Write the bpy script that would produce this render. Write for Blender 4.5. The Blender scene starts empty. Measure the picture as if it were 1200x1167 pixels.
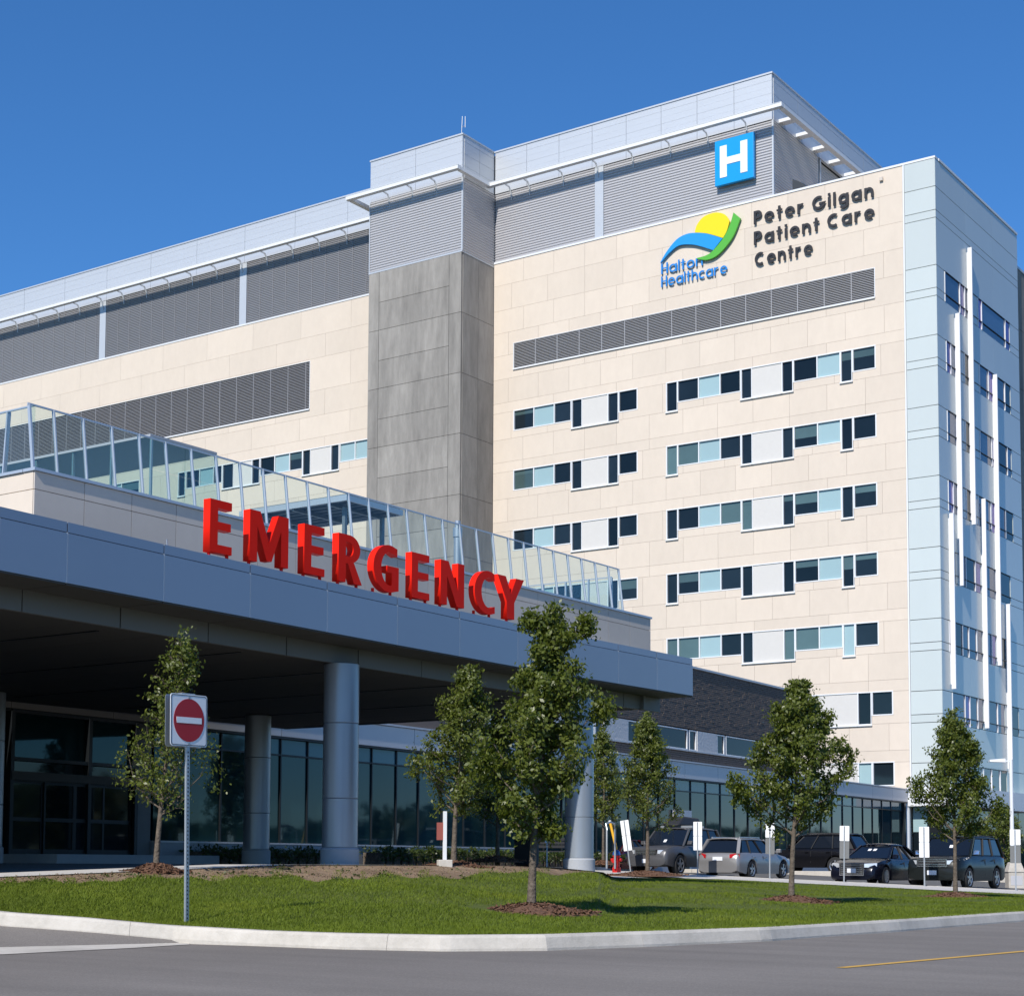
import bpy, math, random
import numpy as np
from mathutils import Matrix, Vector, Euler

R = math.radians
random.seed(7)
rng = np.random.default_rng(7)
SC = bpy.context.scene
COL = SC.collection

# ------------------------------------------------------------------ camera, sky, sun, exposure
FOC, CXP, CYP = 1975.0, 600.0, 866.5
YAW, PIT, ROL = R(34.78), R(4.2), R(0.27)
RIGHT = np.array([math.cos(YAW), math.sin(YAW), 0.0])
FWD = np.array([-math.sin(YAW), math.cos(YAW), 0.0])
UP = np.array([0.0, 0.0, 1.0])
F2 = FWD * math.cos(PIT) + UP * math.sin(PIT)
U2 = -FWD * math.sin(PIT) + UP * math.cos(PIT)
R3 = RIGHT * math.cos(ROL) + U2 * math.sin(ROL)
U3 = -RIGHT * math.sin(ROL) + U2 * math.cos(ROL)

cam_data = bpy.data.cameras.new("camera")
cam = bpy.data.objects.new("camera", cam_data)
COL.objects.link(cam)
m3 = Matrix(((R3[0], U3[0], -F2[0]), (R3[1], U3[1], -F2[1]), (R3[2], U3[2], -F2[2])))
cam.matrix_world = m3.to_4x4()
cam_data.sensor_width = 36.0
cam_data.sensor_fit = 'HORIZONTAL'
cam_data.lens = 36.0 * FOC / 1200.0
cam_data.shift_y = (CYP - 583.5) / 1200.0
cam_data.clip_start = 0.1
cam_data.clip_end = 6000.0
SC.camera = cam

SUN_EL = R(41.0)
SHADOW_DIR = Vector((-0.15, 0.989, 0.0)).normalized()      # where shadows fall on the ground
world = bpy.data.worlds.new("World")
SC.world = world
world.use_nodes = True
wn = world.node_tree
wn.nodes.clear()
sky = wn.nodes.new("ShaderNodeTexSky")
sky.sky_type = 'NISHITA'
sky.sun_disc = False
sky.sun_elevation = SUN_EL
to_sun = -SHADOW_DIR
sky.sun_rotation = math.atan2(to_sun.x, to_sun.y)
sky.altitude = 1200.0
sky.air_density = 1.12
sky.dust_density = 0.0
sky.ozone_density = 10.0
bg = wn.nodes.new("ShaderNodeBackground")
bg.inputs[1].default_value = 0.15
wo = wn.nodes.new("ShaderNodeOutputWorld")
hsv = wn.nodes.new("ShaderNodeHueSaturation")       # a deep, polarised late summer blue, the same all round
hsv.inputs["Saturation"].default_value = 1.1
wn.links.new(sky.outputs[0], hsv.inputs["Color"])
wn.links.new(hsv.outputs[0], bg.inputs[0])
wn.links.new(bg.outputs[0], wo.inputs[0])

sun_data = bpy.data.lights.new("sun", 'SUN')
sun_data.energy = 5.0
sun_data.angle = R(0.5)
sun_data.color = (1.0, 0.95, 0.87)
sun = bpy.data.objects.new("sun", sun_data)
COL.objects.link(sun)
sd = Vector((SHADOW_DIR.x * math.cos(SUN_EL), SHADOW_DIR.y * math.cos(SUN_EL), -math.sin(SUN_EL)))
sun.rotation_euler = sd.to_track_quat('-Z', 'Y').to_euler()

SC.view_settings.view_transform = 'Standard'
SC.view_settings.look = 'None'
SC.view_settings.exposure = 0.0
SC.view_settings.gamma = 1.0
SC.view_settings.use_curve_mapping = False
SC.render.engine = 'CYCLES'
SC.cycles.max_bounces = 8
SC.cycles.transparent_max_bounces = 16
SC.cycles.caustics_reflective = False
SC.cycles.caustics_refractive = False


# ------------------------------------------------------------------ survey helpers: sight lines measured from the tripod
def ray(px, py):
    return R3 * ((px - CXP) / FOC) + U3 * ((CYP - py) / FOC) + F2


def on_x(px, py, X):
    d = ray(px, py)
    return d * (X / d[0])


def on_y(px, py, Y):
    d = ray(px, py)
    return d * (Y / d[1])


def at_depth(px, py, D):
    d = ray(px, py)
    return d * (D / d.dot(FWD))


def proj(P):
    P = np.asarray(P, float)
    w = P.dot(F2)
    return CXP + FOC * P.dot(R3) / w, CYP - FOC * P.dot(U3) / w


# ------------------------------------------------------------------ materials
MATS = {}


def mat(name, col, rough=0.6, metal=0.0, var=0.0, scale=3.0, bump=0.0, bscale=40.0, objvar=0.0, spec=0.5, stretch=None,
        dirt=0.0, coat=0.0, stint=None):
    if name in MATS:
        return MATS[name]
    m = bpy.data.materials.new(name)
    m.use_nodes = True
    nt = m.node_tree
    b = nt.nodes["Principled BSDF"]
    b.inputs["Roughness"].default_value = rough
    b.inputs["Metallic"].default_value = metal
    b.inputs["Specular IOR Level"].default_value = spec
    if stint:
        b.inputs["Specular Tint"].default_value = (*stint, 1)
    if coat:
        b.inputs["Coat Weight"].default_value = coat
        b.inputs["Coat Roughness"].default_value = 0.04
    tc = nt.nodes.new("ShaderNodeTexCoord")
    vec = tc.outputs["Object"]
    if stretch:
        mp = nt.nodes.new("ShaderNodeMapping")
        mp.inputs["Scale"].default_value = stretch
        nt.links.new(vec, mp.inputs[0])
        vec = mp.outputs[0]
    fac = None

    def math_node(op, a, bb):
        n = nt.nodes.new("ShaderNodeMath")
        n.operation = op
        for i, v in enumerate((a, bb)):
            if isinstance(v, (int, float)):
                n.inputs[i].default_value = v
            else:
                nt.links.new(v, n.inputs[i])
        return n.outputs[0]
    if var:
        n = nt.nodes.new("ShaderNodeTexNoise")
        n.inputs["Scale"].default_value = scale
        n.inputs["Detail"].default_value = 6.0
        n.inputs["Roughness"].default_value = 0.65
        nt.links.new(vec, n.inputs["Vector"])
        fac = math_node('MULTIPLY_ADD', n.outputs["Fac"], 2 * var)
        fac.node.inputs[2].default_value = 1.0 - var
    if dirt:
        n2 = nt.nodes.new("ShaderNodeTexNoise")
        n2.inputs["Scale"].default_value = scale * 0.17
        n2.inputs["Detail"].default_value = 3.0
        nt.links.new(vec, n2.inputs["Vector"])
        f2 = math_node('MULTIPLY_ADD', n2.outputs["Fac"], 2 * dirt)
        f2.node.inputs[2].default_value = 1.0 - dirt
        fac = f2 if fac is None else math_node('MULTIPLY', fac, f2)
    if objvar:
        oi = nt.nodes.new("ShaderNodeObjectInfo")
        f3 = math_node('MULTIPLY_ADD', oi.outputs["Random"], 2 * objvar)
        f3.node.inputs[2].default_value = 1.0 - objvar
        fac = f3 if fac is None else math_node('MULTIPLY', fac, f3)
    if fac is not None:
        mx = nt.nodes.new("ShaderNodeVectorMath")
        mx.operation = 'SCALE'
        mx.inputs[0].default_value = col
        nt.links.new(fac, mx.inputs["Scale"])
        nt.links.new(mx.outputs[0], b.inputs["Base Color"])
    else:
        b.inputs["Base Color"].default_value = (*col, 1)
    if bump:
        n = nt.nodes.new("ShaderNodeTexNoise")
        n.inputs["Scale"].default_value = bscale
        n.inputs["Detail"].default_value = 4.0
        nt.links.new(vec, n.inputs["Vector"])
        bp = nt.nodes.new("ShaderNodeBump")
        bp.inputs["Strength"].default_value = bump
        bp.inputs["Distance"].default_value = 0.02
        nt.links.new(n.outputs["Fac"], bp.inputs["Height"])
        nt.links.new(bp.outputs[0], b.inputs["Normal"])
    MATS[name] = m
    return m


def clear_glass(name, tint, gloss=0.9):
    if name in MATS:
        return MATS[name]
    m = bpy.data.materials.new(name)
    m.use_nodes = True
    nt = m.node_tree
    nt.nodes.clear()
    o = nt.nodes.new("ShaderNodeOutputMaterial")
    t = nt.nodes.new("ShaderNodeBsdfTransparent")
    t.inputs[0].default_value = (*tint, 1)
    g = nt.nodes.new("ShaderNodeBsdfGlossy")
    g.inputs["Color"].default_value = (gloss, gloss, gloss, 1)
    g.inputs["Roughness"].default_value = 0.02
    lw = nt.nodes.new("ShaderNodeLayerWeight")
    lw.inputs[0].default_value = 0.5
    pw = nt.nodes.new("ShaderNodeMath")
    pw.operation = 'POWER'
    nt.links.new(lw.outputs["Facing"], pw.inputs[0])
    pw.inputs[1].default_value = 4.0
    f = nt.nodes.new("ShaderNodeMath")
    f.operation = 'MULTIPLY_ADD'
    nt.links.new(pw.outputs[0], f.inputs[0])
    f.inputs[1].default_value = 0.5
    f.inputs[2].default_value = 0.03
    mx = nt.nodes.new("ShaderNodeMixShader")
    nt.links.new(f.outputs[0], mx.inputs[0])
    nt.links.new(t.outputs[0], mx.inputs[1])
    nt.links.new(g.outputs[0], mx.inputs[2])
    nt.links.new(mx.outputs[0], o.inputs[0])
    MATS[name] = m
    return m


def leaf_mat(name, col):
    m = bpy.data.materials.new(name)
    m.use_nodes = True
    nt = m.node_tree
    b = nt.nodes["Principled BSDF"]
    b.inputs["Roughness"].default_value = 0.42
    b.inputs["Specular IOR Level"].default_value = 0.45
    tc = nt.nodes.new("ShaderNodeTexCoord")
    n = nt.nodes.new("ShaderNodeTexNoise")
    n.inputs["Scale"].default_value = 7.0
    n.inputs["Detail"].default_value = 5.0
    nt.links.new(tc.outputs["Object"], n.inputs["Vector"])
    cr = nt.nodes.new("ShaderNodeValToRGB")
    cr.color_ramp.elements[0].position = 0.3
    cr.color_ramp.elements[0].color = (col[0] * 0.62, col[1] * 0.65, col[2] * 0.6, 1)
    cr.color_ramp.elements[1].position = 0.75
    cr.color_ramp.elements[1].color = (col[0] * 1.55, col[1] * 1.4, col[2] * 1.2, 1)
    nt.links.new(n.outputs["Fac"], cr.inputs[0])
    nt.links.new(cr.outputs[0], b.inputs["Base Color"])
    tr = nt.nodes.new("ShaderNodeBsdfTranslucent")
    tr.inputs[0].default_value = (col[0] * 1.7, col[1] * 1.9, col[2] * 0.9, 1)
    mx = nt.nodes.new("ShaderNodeMixShader")
    mx.inputs[0].default_value = 0.28
    nt.links.new(b.outputs[0], mx.inputs[1])
    nt.links.new(tr.outputs[0], mx.inputs[2])
    nt.links.new(mx.outputs[0], nt.nodes["Material Output"].inputs[0])
    return m


def ramp_mat(name, stops, scale=8.0, rough=0.9, bump=0.3, bscale=60.0, detail=8.0, scale2=0.0, spec=0.3):
    m = bpy.data.materials.new(name)
    m.use_nodes = True
    nt = m.node_tree
    b = nt.nodes["Principled BSDF"]
    b.inputs["Roughness"].default_value = rough
    b.inputs["Specular IOR Level"].default_value = spec
    tc = nt.nodes.new("ShaderNodeTexCoord")
    n = nt.nodes.new("ShaderNodeTexNoise")
    n.inputs["Scale"].default_value = scale
    n.inputs["Detail"].default_value = detail
    n.inputs["Roughness"].default_value = 0.7
    nt.links.new(tc.outputs["Object"], n.inputs["Vector"])
    src = n.outputs["Fac"]
    if scale2:
        n2 = nt.nodes.new("ShaderNodeTexNoise")
        n2.inputs["Scale"].default_value = scale2
        n2.inputs["Detail"].default_value = 3.0
        nt.links.new(tc.outputs["Object"], n2.inputs["Vector"])
        mm = nt.nodes.new("ShaderNodeMath")
        mm.operation = 'MULTIPLY_ADD'
        nt.links.new(n2.outputs["Fac"], mm.inputs[0])
        mm.inputs[1].default_value = 0.55
        m2 = nt.nodes.new("ShaderNodeMath")
        m2.operation = 'MULTIPLY'
        nt.links.new(src, m2.inputs[0])
        m2.inputs[1].default_value = 0.45
        nt.links.new(m2.outputs[0], mm.inputs[2])
        src = mm.outputs[0]
    cr = nt.nodes.new("ShaderNodeValToRGB")
    els = cr.color_ramp.elements
    while len(els) < len(stops):
        els.new(0.5)
    for e, (p, c) in zip(els, stops):
        e.position = p
        e.color = (*c, 1)
    nt.links.new(src, cr.inputs[0])
    nt.links.new(cr.outputs[0], b.inputs["Base Color"])
    nb = nt.nodes.new("ShaderNodeTexNoise")
    nb.inputs["Scale"].default_value = bscale
    nb.inputs["Detail"].default_value = 5.0
    nt.links.new(tc.outputs["Object"], nb.inputs["Vector"])
    bp = nt.nodes.new("ShaderNodeBump")
    bp.inputs["Strength"].default_value = bump
    bp.inputs["Distance"].default_value = 0.03
    nt.links.new(nb.outputs["Fac"], bp.inputs["Height"])
    nt.links.new(bp.outputs[0], b.inputs["Normal"])
    return m


M_BEIGE = mat("beige_precast", (0.668, 0.575, 0.475), 0.85, var=0.07, scale=2.2, dirt=0.06, objvar=0.035, bump=0.08, bscale=25, stretch=(1, 1, 0.5))
M_BEIGE2 = mat("beige_precast_terrace", (0.60, 0.53, 0.46), 0.85, var=0.06, scale=2.2, dirt=0.05, objvar=0.03)
M_JOINT = mat("joint_backing", (0.56, 0.49, 0.41), 0.9)
M_CONC = mat("board_concrete", (0.262, 0.245, 0.222), 0.85, var=0.42, scale=1.7, dirt=0.42, objvar=0.12, bump=0.15, bscale=20, stretch=(1.6, 1.6, 0.35))
M_WHITE = mat("white_metal", (0.74, 0.75, 0.76), 0.45, var=0.03, scale=2)
M_WHITEPANEL = mat("white_precast_panel", (0.61, 0.59, 0.555), 0.8, var=0.05, scale=4, bump=0.1, bscale=15)
M_ROUGHWHITE = mat("split_face_white_stone", (0.62, 0.61, 0.60), 0.9, var=0.15, scale=9, bump=1.0, bscale=9)
M_FASCIA = mat("silver_cladding", (0.56, 0.58, 0.60), 0.42, 0.25, var=0.04, scale=1.2, stretch=(0.3, 0.3, 2))
M_RIB = mat("ribbed_grey_metal", (0.50, 0.49, 0.50), 0.5, 0.2, var=0.03, scale=1)
M_RIBDARK = mat("louvre_dark_grey_metal", (0.33, 0.325, 0.335), 0.55, 0.2, var=0.05, scale=1, objvar=0.06)
M_LOUVRE = mat("louvre_grey_metal", (0.44, 0.43, 0.43), 0.5, 0.3, var=0.05, scale=1)
M_LOUVREBACK = mat("louvre_backing", (0.10, 0.10, 0.105), 0.8)
M_DARKMETAL = mat("dark_line_metal", (0.05, 0.055, 0.06), 0.5, 0.5)
M_NAVY = mat("dark_window_glass", (0.011, 0.018, 0.025), 0.04, var=0.5, scale=0.35, objvar=0.45, spec=0.38, stint=(0.75, 0.90, 0.85))
M_WINGGLASS = mat("dark_wing_glass", (0.008, 0.012, 0.018), 0.05, objvar=.3, spec=0.2, stint=(.4, .6, .8))
M_TEAL = mat("blind_window_glass", (0.075, 0.125, 0.125), 0.05, var=0.25, scale=0.5, objvar=0.3, spec=0.6)
M_PALEGLASS = mat("pale_spandrel_glass", (0.32, 0.455, 0.475), 0.12, var=0.04, scale=0.6, objvar=0.04)
M_BLUEPANEL = mat("pale_blue_glass_panel", (0.545, 0.59, 0.57), 0.20, var=0.04, scale=0.5, objvar=0.03, spec=0.6, stretch=(1, 1, 0.25))
M_BLUESIDE = mat("blue_window_glass", (0.05, 0.09, 0.16), 0.06, var=0.3, scale=0.4, objvar=0.4, spec=0.7)
M_PURPLE = mat("purple_window_glass", (0.13, 0.09, 0.38), 0.1, objvar=0.15)
M_FIN = mat("white_fin_metal", (0.80, 0.79, 0.80), 0.35, var=0.03, scale=1.5)
M_CANOPY = mat("canopy_panel_grey", (0.27, 0.31, 0.38), 0.38, 0.35, var=0.03, scale=1.2, objvar=0.04)
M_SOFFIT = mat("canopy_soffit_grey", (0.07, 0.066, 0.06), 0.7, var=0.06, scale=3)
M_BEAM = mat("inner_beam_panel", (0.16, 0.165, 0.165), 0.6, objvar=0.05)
M_COLUMN = mat("column_cladding", (0.31, 0.345, 0.39), 0.36, 0.4, var=0.03, scale=2)
M_PLINTH = mat("column_plinth", (0.36, 0.38, 0.41), 0.8, var=0.1, scale=6)
M_RED = mat("red_sign_paint", (0.82, 0.014, 0.003), 0.55, var=0.04, scale=3, spec=0.12)
M_CURTAIN = mat("teal_curtain_glass", (0.010, 0.034, 0.042), 0.03, var=0.35, scale=0.3, objvar=0.4, spec=0.5, stint=(0.30, 0.62, 0.70))
M_CURTAINTOP = mat("teal_spandrel_glass", (0.055, 0.125, 0.16), 0.06, objvar=0.12, spec=0.5, stint=(0.35, 0.65, 0.75))
M_MULLION = mat("dark_mullion", (0.02, 0.024, 0.028), 0.4, 0.5)
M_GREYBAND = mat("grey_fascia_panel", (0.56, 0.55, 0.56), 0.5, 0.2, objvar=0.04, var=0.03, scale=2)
M_BRICK = mat("dark_brick", (0.155, 0.122, 0.102), 0.85, var=0.28, scale=14, bump=0.3, bscale=30, stretch=(1, 1, 3))
M_MORTAR = mat("dark_mortar", (0.05, 0.032, 0.031), 0.95)
M_SCREEN = clear_glass("clear_guard_glass", (0.90, 0.95, 0.935))
M_PAVGLASS = clear_glass("pavilion_glass", (0.80, 0.88, 0.87), 0.9)
M_STEEL = mat("galvanised_steel", (0.42, 0.45, 0.48), 0.4, 0.6, var=0.12, scale=12)
M_POSTBLUE = mat("painted_post_steel", (0.45, 0.50, 0.56), 0.4, 0.3)
M_PERGOLA = mat("pergola_steel", (0.18, 0.22, 0.25), 0.5, 0.4)
M_SIGNBLUE = mat("sign_cyan", (0.0, 0.31, 0.72), 0.4)
M_SIGNWHITE = mat("sign_white", (0.85, 0.86, 0.87), 0.4)
M_LETTERBLACK = mat("letter_black", (0.022, 0.020, 0.020), 0.45)
M_LETTERBLUE = mat("letter_blue", (0.01, 0.22, 0.62), 0.45)
M_LOGOBLUE = mat("logo_blue", (0.01, 0.29, 0.72), 0.45)
M_LOGOYELLOW = mat("logo_yellow", (0.86, 0.66, 0.0), 0.45)
M_LOGOGREEN = mat("logo_green", (0.09, 0.42, 0.04), 0.45)
M_ASPHALT = ramp_mat("asphalt", [(0.30, (0.145, 0.130, 0.115)), (0.52, (0.178, 0.160, 0.143)), (0.75, (0.22, 0.20, 0.178))], 30, 0.9, 0.25, 90, scale2=0.25)


def add_wear(m, stretch, amount, angle):
    """long soft streaks left by tyres, plus fine speckle of the stones"""
    nt = m.node_tree
    b = nt.nodes["Principled BSDF"]
    src = b.inputs["Base Color"].links[0].from_socket
    tc = nt.nodes.new("ShaderNodeTexCoord")
    mp = nt.nodes.new("ShaderNodeMapping")
    mp.inputs["Rotation"].default_value = (0, 0, angle)
    mp.inputs["Scale"].default_value = stretch
    nt.links.new(tc.outputs["Object"], mp.inputs[0])
    n = nt.nodes.new("ShaderNodeTexNoise")
    n.inputs["Scale"].default_value = 1.0
    n.inputs["Detail"].default_value = 5.0
    n.inputs["Roughness"].default_value = .6
    nt.links.new(mp.outputs[0], n.inputs["Vector"])
    n2 = nt.nodes.new("ShaderNodeTexVoronoi")
    n2.inputs["Scale"].default_value = 55.0
    nt.links.new(tc.outputs["Object"], n2.inputs["Vector"])
    f = nt.nodes.new("ShaderNodeMath")
    f.operation = 'MULTIPLY_ADD'
    nt.links.new(n.outputs["Fac"], f.inputs[0])
    f.inputs[1].default_value = 2 * amount
    f.inputs[2].default_value = 1 - amount - .17
    g = nt.nodes.new("ShaderNodeMath")
    g.operation = 'MULTIPLY_ADD'
    nt.links.new(n2.outputs["Distance"], g.inputs[0])
    g.inputs[1].default_value = .42
    nt.links.new(f.outputs[0], g.inputs[2])
    mx = nt.nodes.new("ShaderNodeVectorMath")
    mx.operation = 'SCALE'
    nt.links.new(src, mx.inputs[0])
    nt.links.new(g.outputs[0], mx.inputs["Scale"])
    nt.links.new(mx.outputs[0], b.inputs["Base Color"])


add_wear(M_ASPHALT, (.12, 1.1, 1), .30, -R(42))
M_LOT = ramp_mat("lot_asphalt", [(0.3, (0.10, 0.097, 0.092)), (0.7, (0.15, 0.145, 0.14))], 20, 0.9, 0.2, 60)
M_CONCRETE = ramp_mat("kerb_concrete", [(0.30, (0.40, 0.37, 0.32)), (0.55, (0.55, 0.51, 0.45)), (0.8, (0.64, 0.60, 0.54))], 9, 0.9, 0.2, 50, scale2=1.1)
M_WALK = ramp_mat("walk_concrete", [(0.3, (0.47, 0.44, 0.40)), (0.7, (0.60, 0.57, 0.53))], 6, 0.9, 0.1, 40)
M_SOIL = ramp_mat("lawn_soil", [(0.30, (0.05, 0.07, 0.012)), (0.5, (0.08, 0.105, 0.016)), (0.75, (0.13, 0.14, 0.03))], 9, 0.95, 0.6, 60, scale2=0.9)
M_DIRT = ramp_mat("bare_dirt", [(0.3, (0.13, 0.085, 0.05)), (0.55, (0.26, 0.18, 0.115)), (0.8, (0.36, 0.27, 0.18))], 6, 0.95, 0.8, 25, scale2=1.5)
M_MULCH = ramp_mat("bark_mulch", [(0.3, (0.07, 0.035, 0.02)), (0.55, (0.17, 0.09, 0.055)), (0.8, (0.28, 0.17, 0.11))], 22, 0.95, 1.0, 40)
M_FIELD = ramp_mat("far_field", [(0.3, (0.06, 0.075, 0.04)), (0.7, (0.11, 0.115, 0.07))], 0.05, 0.95, 0.1, 1)
M_BARK = ramp_mat("tree_bark", [(0.3, (0.075, 0.058, 0.045)), (0.6, (0.16, 0.13, 0.10)), (0.8, (0.24, 0.20, 0.165))], 14, 0.9, 0.8, 30)
M_LEAF = leaf_mat("pear_leaf", (0.100, 0.128, 0.022))
M_LEAFDARK = leaf_mat("hedge_leaf", (0.05, 0.075, 0.016))
M_GRASS = ramp_mat("grass_blade", [(0.3, (0.070, 0.100, 0.006)), (0.55, (0.115, 0.155, 0.009)), (0.8, (0.20, 0.215, 0.022))], 3.0, 0.65, 0.0, 10, scale2=0.7, spec=0.25)
M_YELLOW = mat("road_paint_yellow", (0.58, 0.34, 0.06), 0.8, var=0.3, scale=12)
M_TYRE = mat("tyre_rubber", (0.018, 0.018, 0.019), 0.85)
M_RIM = mat("alloy_rim", (0.52, 0.53, 0.55), 0.3, 0.8)
M_CARGLASS = mat("car_glass", (0.008, 0.012, 0.02), 0.03, spec=0.4)
M_CARTRIM = mat("car_black_trim", (0.02, 0.02, 0.022), 0.6)
M_LAMP = mat("headlight_lens", (0.72, 0.75, 0.78), 0.1, 0.3)
M_TAIL = mat("tail_light_red", (0.45, 0.012, 0.015), 0.15)
M_CHROME = mat("chrome_trim", (0.75, 0.75, 0.76), 0.15, 0.95)
M_PLATE = mat("number_plate_white", (0.75, 0.76, 0.78), 0.5, var=0.25, scale=18)


# ------------------------------------------------------------------ mesh builder
class MB:
    def __init__(self):
        self.v, self.f = [], []

    def quad(self, *p):
        n = len(self.v)
        self.v += [tuple(map(float, q)) for q in p]
        self.f.append(tuple(range(n, n + len(p))))
        return self

    def hexa(self, p):
        n = len(self.v)
        self.v += [tuple(map(float, q)) for q in p]
        for a in ((3, 2, 1, 0), (4, 5, 6, 7), (0, 1, 5, 4), (1, 2, 6, 5), (2, 3, 7, 6), (3, 0, 4, 7)):
            self.f.append(tuple(n + i for i in a))
        return self

    def box(self, x0, x1, y0, y1, z0, z1):
        return self.hexa([(x0, y0, z0), (x1, y0, z0), (x1, y1, z0), (x0, y1, z0), (x0, y0, z1), (x1, y0, z1), (x1, y1, z1), (x0, y1, z1)])

    def tbox(self, x0, x1, y0, y1, z0, z1, T):
        """box in a local frame, T maps local to world"""
        return self.hexa([T(*p) for p in ((x0, y0, z0), (x1, y0, z0), (x1, y1, z0), (x0, y1, z0), (x0, y0, z1), (x1, y0, z1), (x1, y1, z1), (x0, y1, z1))])

    def bar(self, a, b, w, h=None, up=(0, 0, 1)):
        h = w if h is None else h
        a, b = Vector(a), Vector(b)
        d = (b - a).normalized()
        u = Vector(up)
        if abs(d.dot(u)) > 0.98:
            u = Vector((0, 1, 0))
        s = d.cross(u).normalized()
        t = s.cross(d).normalized()
        s, t = s * w / 2, t * h / 2
        return self.hexa([a - s - t, a + s - t, a + s + t, a - s + t, b - s - t, b + s - t, b + s + t, b - s + t])

    def tube(self, pts, rad, n=8, caps=True):
        pts = [Vector(p) for p in pts]
        base = len(self.v)
        for i, p in enumerate(pts):
            d = (pts[min(i + 1, len(pts) - 1)] - pts[max(i - 1, 0)]).normalized()
            u = Vector((0, 0, 1)) if abs(d.z) < 0.9 else Vector((1, 0, 0))
            s = d.cross(u).normalized()
            t = s.cross(d).normalized()
            r = rad[i] if isinstance(rad, (list, tuple)) else rad
            for k in range(n):
                a = 2 * math.pi * k / n
                self.v.append(tuple(p + (s * math.cos(a) + t * math.sin(a)) * r))
        for i in range(len(pts) - 1):
            for k in range(n):
                a, b = base + i * n + k, base + i * n + (k + 1) % n
                self.f.append((a, b, b + n, a + n))
        if caps:
            self.f.append(tuple(base + k for k in range(n))[::-1])
            self.f.append(tuple(base + (len(pts) - 1) * n + k for k in range(n)))
        return self

    def lathe(self, prof, c=(0, 0, 0), n=20, axis='z', caps=True):
        base = len(self.v)
        for r, h in prof:
            for k in range(n):
                a = 2 * math.pi * k / n
                if axis == 'z':
                    self.v.append((c[0] + r * math.cos(a), c[1] + r * math.sin(a), c[2] + h))
                elif axis == 'y':
                    self.v.append((c[0] + r * math.cos(a), c[1] + h, c[2] + r * math.sin(a)))
                else:
                    self.v.append((c[0] + h, c[1] + r * math.cos(a), c[2] + r * math.sin(a)))
        for i in range(len(prof) - 1):
            for k in range(n):
                a, b = base + i * n + k, base + i * n + (k + 1) % n
                self.f.append((a, b, b + n, a + n))
        if caps:
            self.f.append(tuple(base + k for k in range(n)))
            self.f.append(tuple(base + (len(prof) - 1) * n + k for k in range(n)))
        return self

    def build(self, name, m, parent=None, smooth=False, bevel=0.0, angle=40, off=None):
        me = bpy.data.meshes.new(name)
        me.from_pydata(self.v, [], self.f)
        return link(name, me, m, parent, smooth, bevel, angle, off)



    def build_each(self, name, m, parent=None, **k):
        """every box that was collected becomes an object of its own"""
        for i in range(0, len(self.v), 8):
            b = MB()
            b.hexa(self.v[i:i + 8])
            b.build(name, m, parent, **k)


def root_of(o):
    while o.parent:
        o = o.parent
    return o


def link(name, me, m, parent=None, smooth=False, bevel=0.0, angle=40, off=None):
    me.validate()
    import bmesh
    bm = bmesh.new()
    bm.from_mesh(me)
    bmesh.ops.recalc_face_normals(bm, faces=bm.faces)
    bm.to_mesh(me)
    bm.free()
    if m is not None and not me.materials:
        me.materials.append(m)
    o = bpy.data.objects.new(name, me)
    COL.objects.link(o)
    if smooth:
        for p in me.polygons:
            p.use_smooth = True
        try:
            me.set_sharp_from_angle(angle=R(angle))
        except Exception:
            pass
    if parent is not None:
        o.parent = parent
        # world-space meshes: undo the translation of the thing they belong to
        L = root_of(parent)
        if parent is L and L.get('_ws'):
            o.location = -Vector(L.location)
    if bevel:
        b = o.modifiers.new("bevel", 'BEVEL')
        b.width = bevel
        b.segments = 2
        b.limit_method = 'ANGLE'
    return o


def tag(o, label, cat, group=None, kind=None):
    o['label'] = label
    if cat:
        o['category'] = cat
    if group:
        o['group'] = group
    if kind:
        o['kind'] = kind
    return o


def thing(name, label, cat, loc=(0, 0, 0), group=None, rz=0.0, ws=False):
    o = bpy.data.objects.new(name, None)
    COL.objects.link(o)
    o.location = loc
    o.rotation_euler = (0, 0, rz)
    o.empty_display_size = 0.5
    if ws:
        o['_ws'] = 1
    return tag(o, label, cat, group)


def setting(o):
    o['kind'] = 'structure'
    return o


def stuff(o):
    o['kind'] = 'stuff'
    return o


def copy_tree(o, parent=None):
    c = o.copy()
    COL.objects.link(c)
    if parent is not None:
        c.parent = parent
    for ch in list(o.children):
        copy_tree(ch, c)
    return c


def subtract(rects, h):
    out = []
    for (a, b, c, d) in rects:
        x0, x1, z0, z1 = max(a, h[0]), min(b, h[1]), max(c, h[2]), min(d, h[3])
        if x0 >= x1 - 1e-4 or z0 >= z1 - 1e-4:
            out.append((a, b, c, d))
            continue
        if a < x0: out.append((a, x0, c, d))
        if x1 < b: out.append((x1, b, c, d))
        if c < z0: out.append((x0, x1, c, z0))
        if z1 < d: out.append((x0, x1, z1, d))
    return [r for r in out if r[1] - r[0] > 0.02 and r[3] - r[2] > 0.02]


def curve_mesh(loops, extrude, bevel=0.0, bezier=False):
    cu = bpy.data.curves.new("outline", 'CURVE')
    cu.dimensions = '2D'
    cu.fill_mode = 'BOTH'
    cu.extrude = extrude
    cu.bevel_depth = bevel
    for pts in loops:
        s = cu.splines.new('POLY')
        s.points.add(len(pts) - 1)
        for p, q in zip(s.points, pts):
            p.co = (q[0], q[1], 0, 1)
        s.use_cyclic_u = True
    o = bpy.data.objects.new("outline_tmp", cu)
    COL.objects.link(o)
    dg = bpy.context.evaluated_depsgraph_get()
    me = bpy.data.meshes.new_from_object(o.evaluated_get(dg))
    bpy.data.objects.remove(o)
    bpy.data.curves.remove(cu)
    return me


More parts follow.
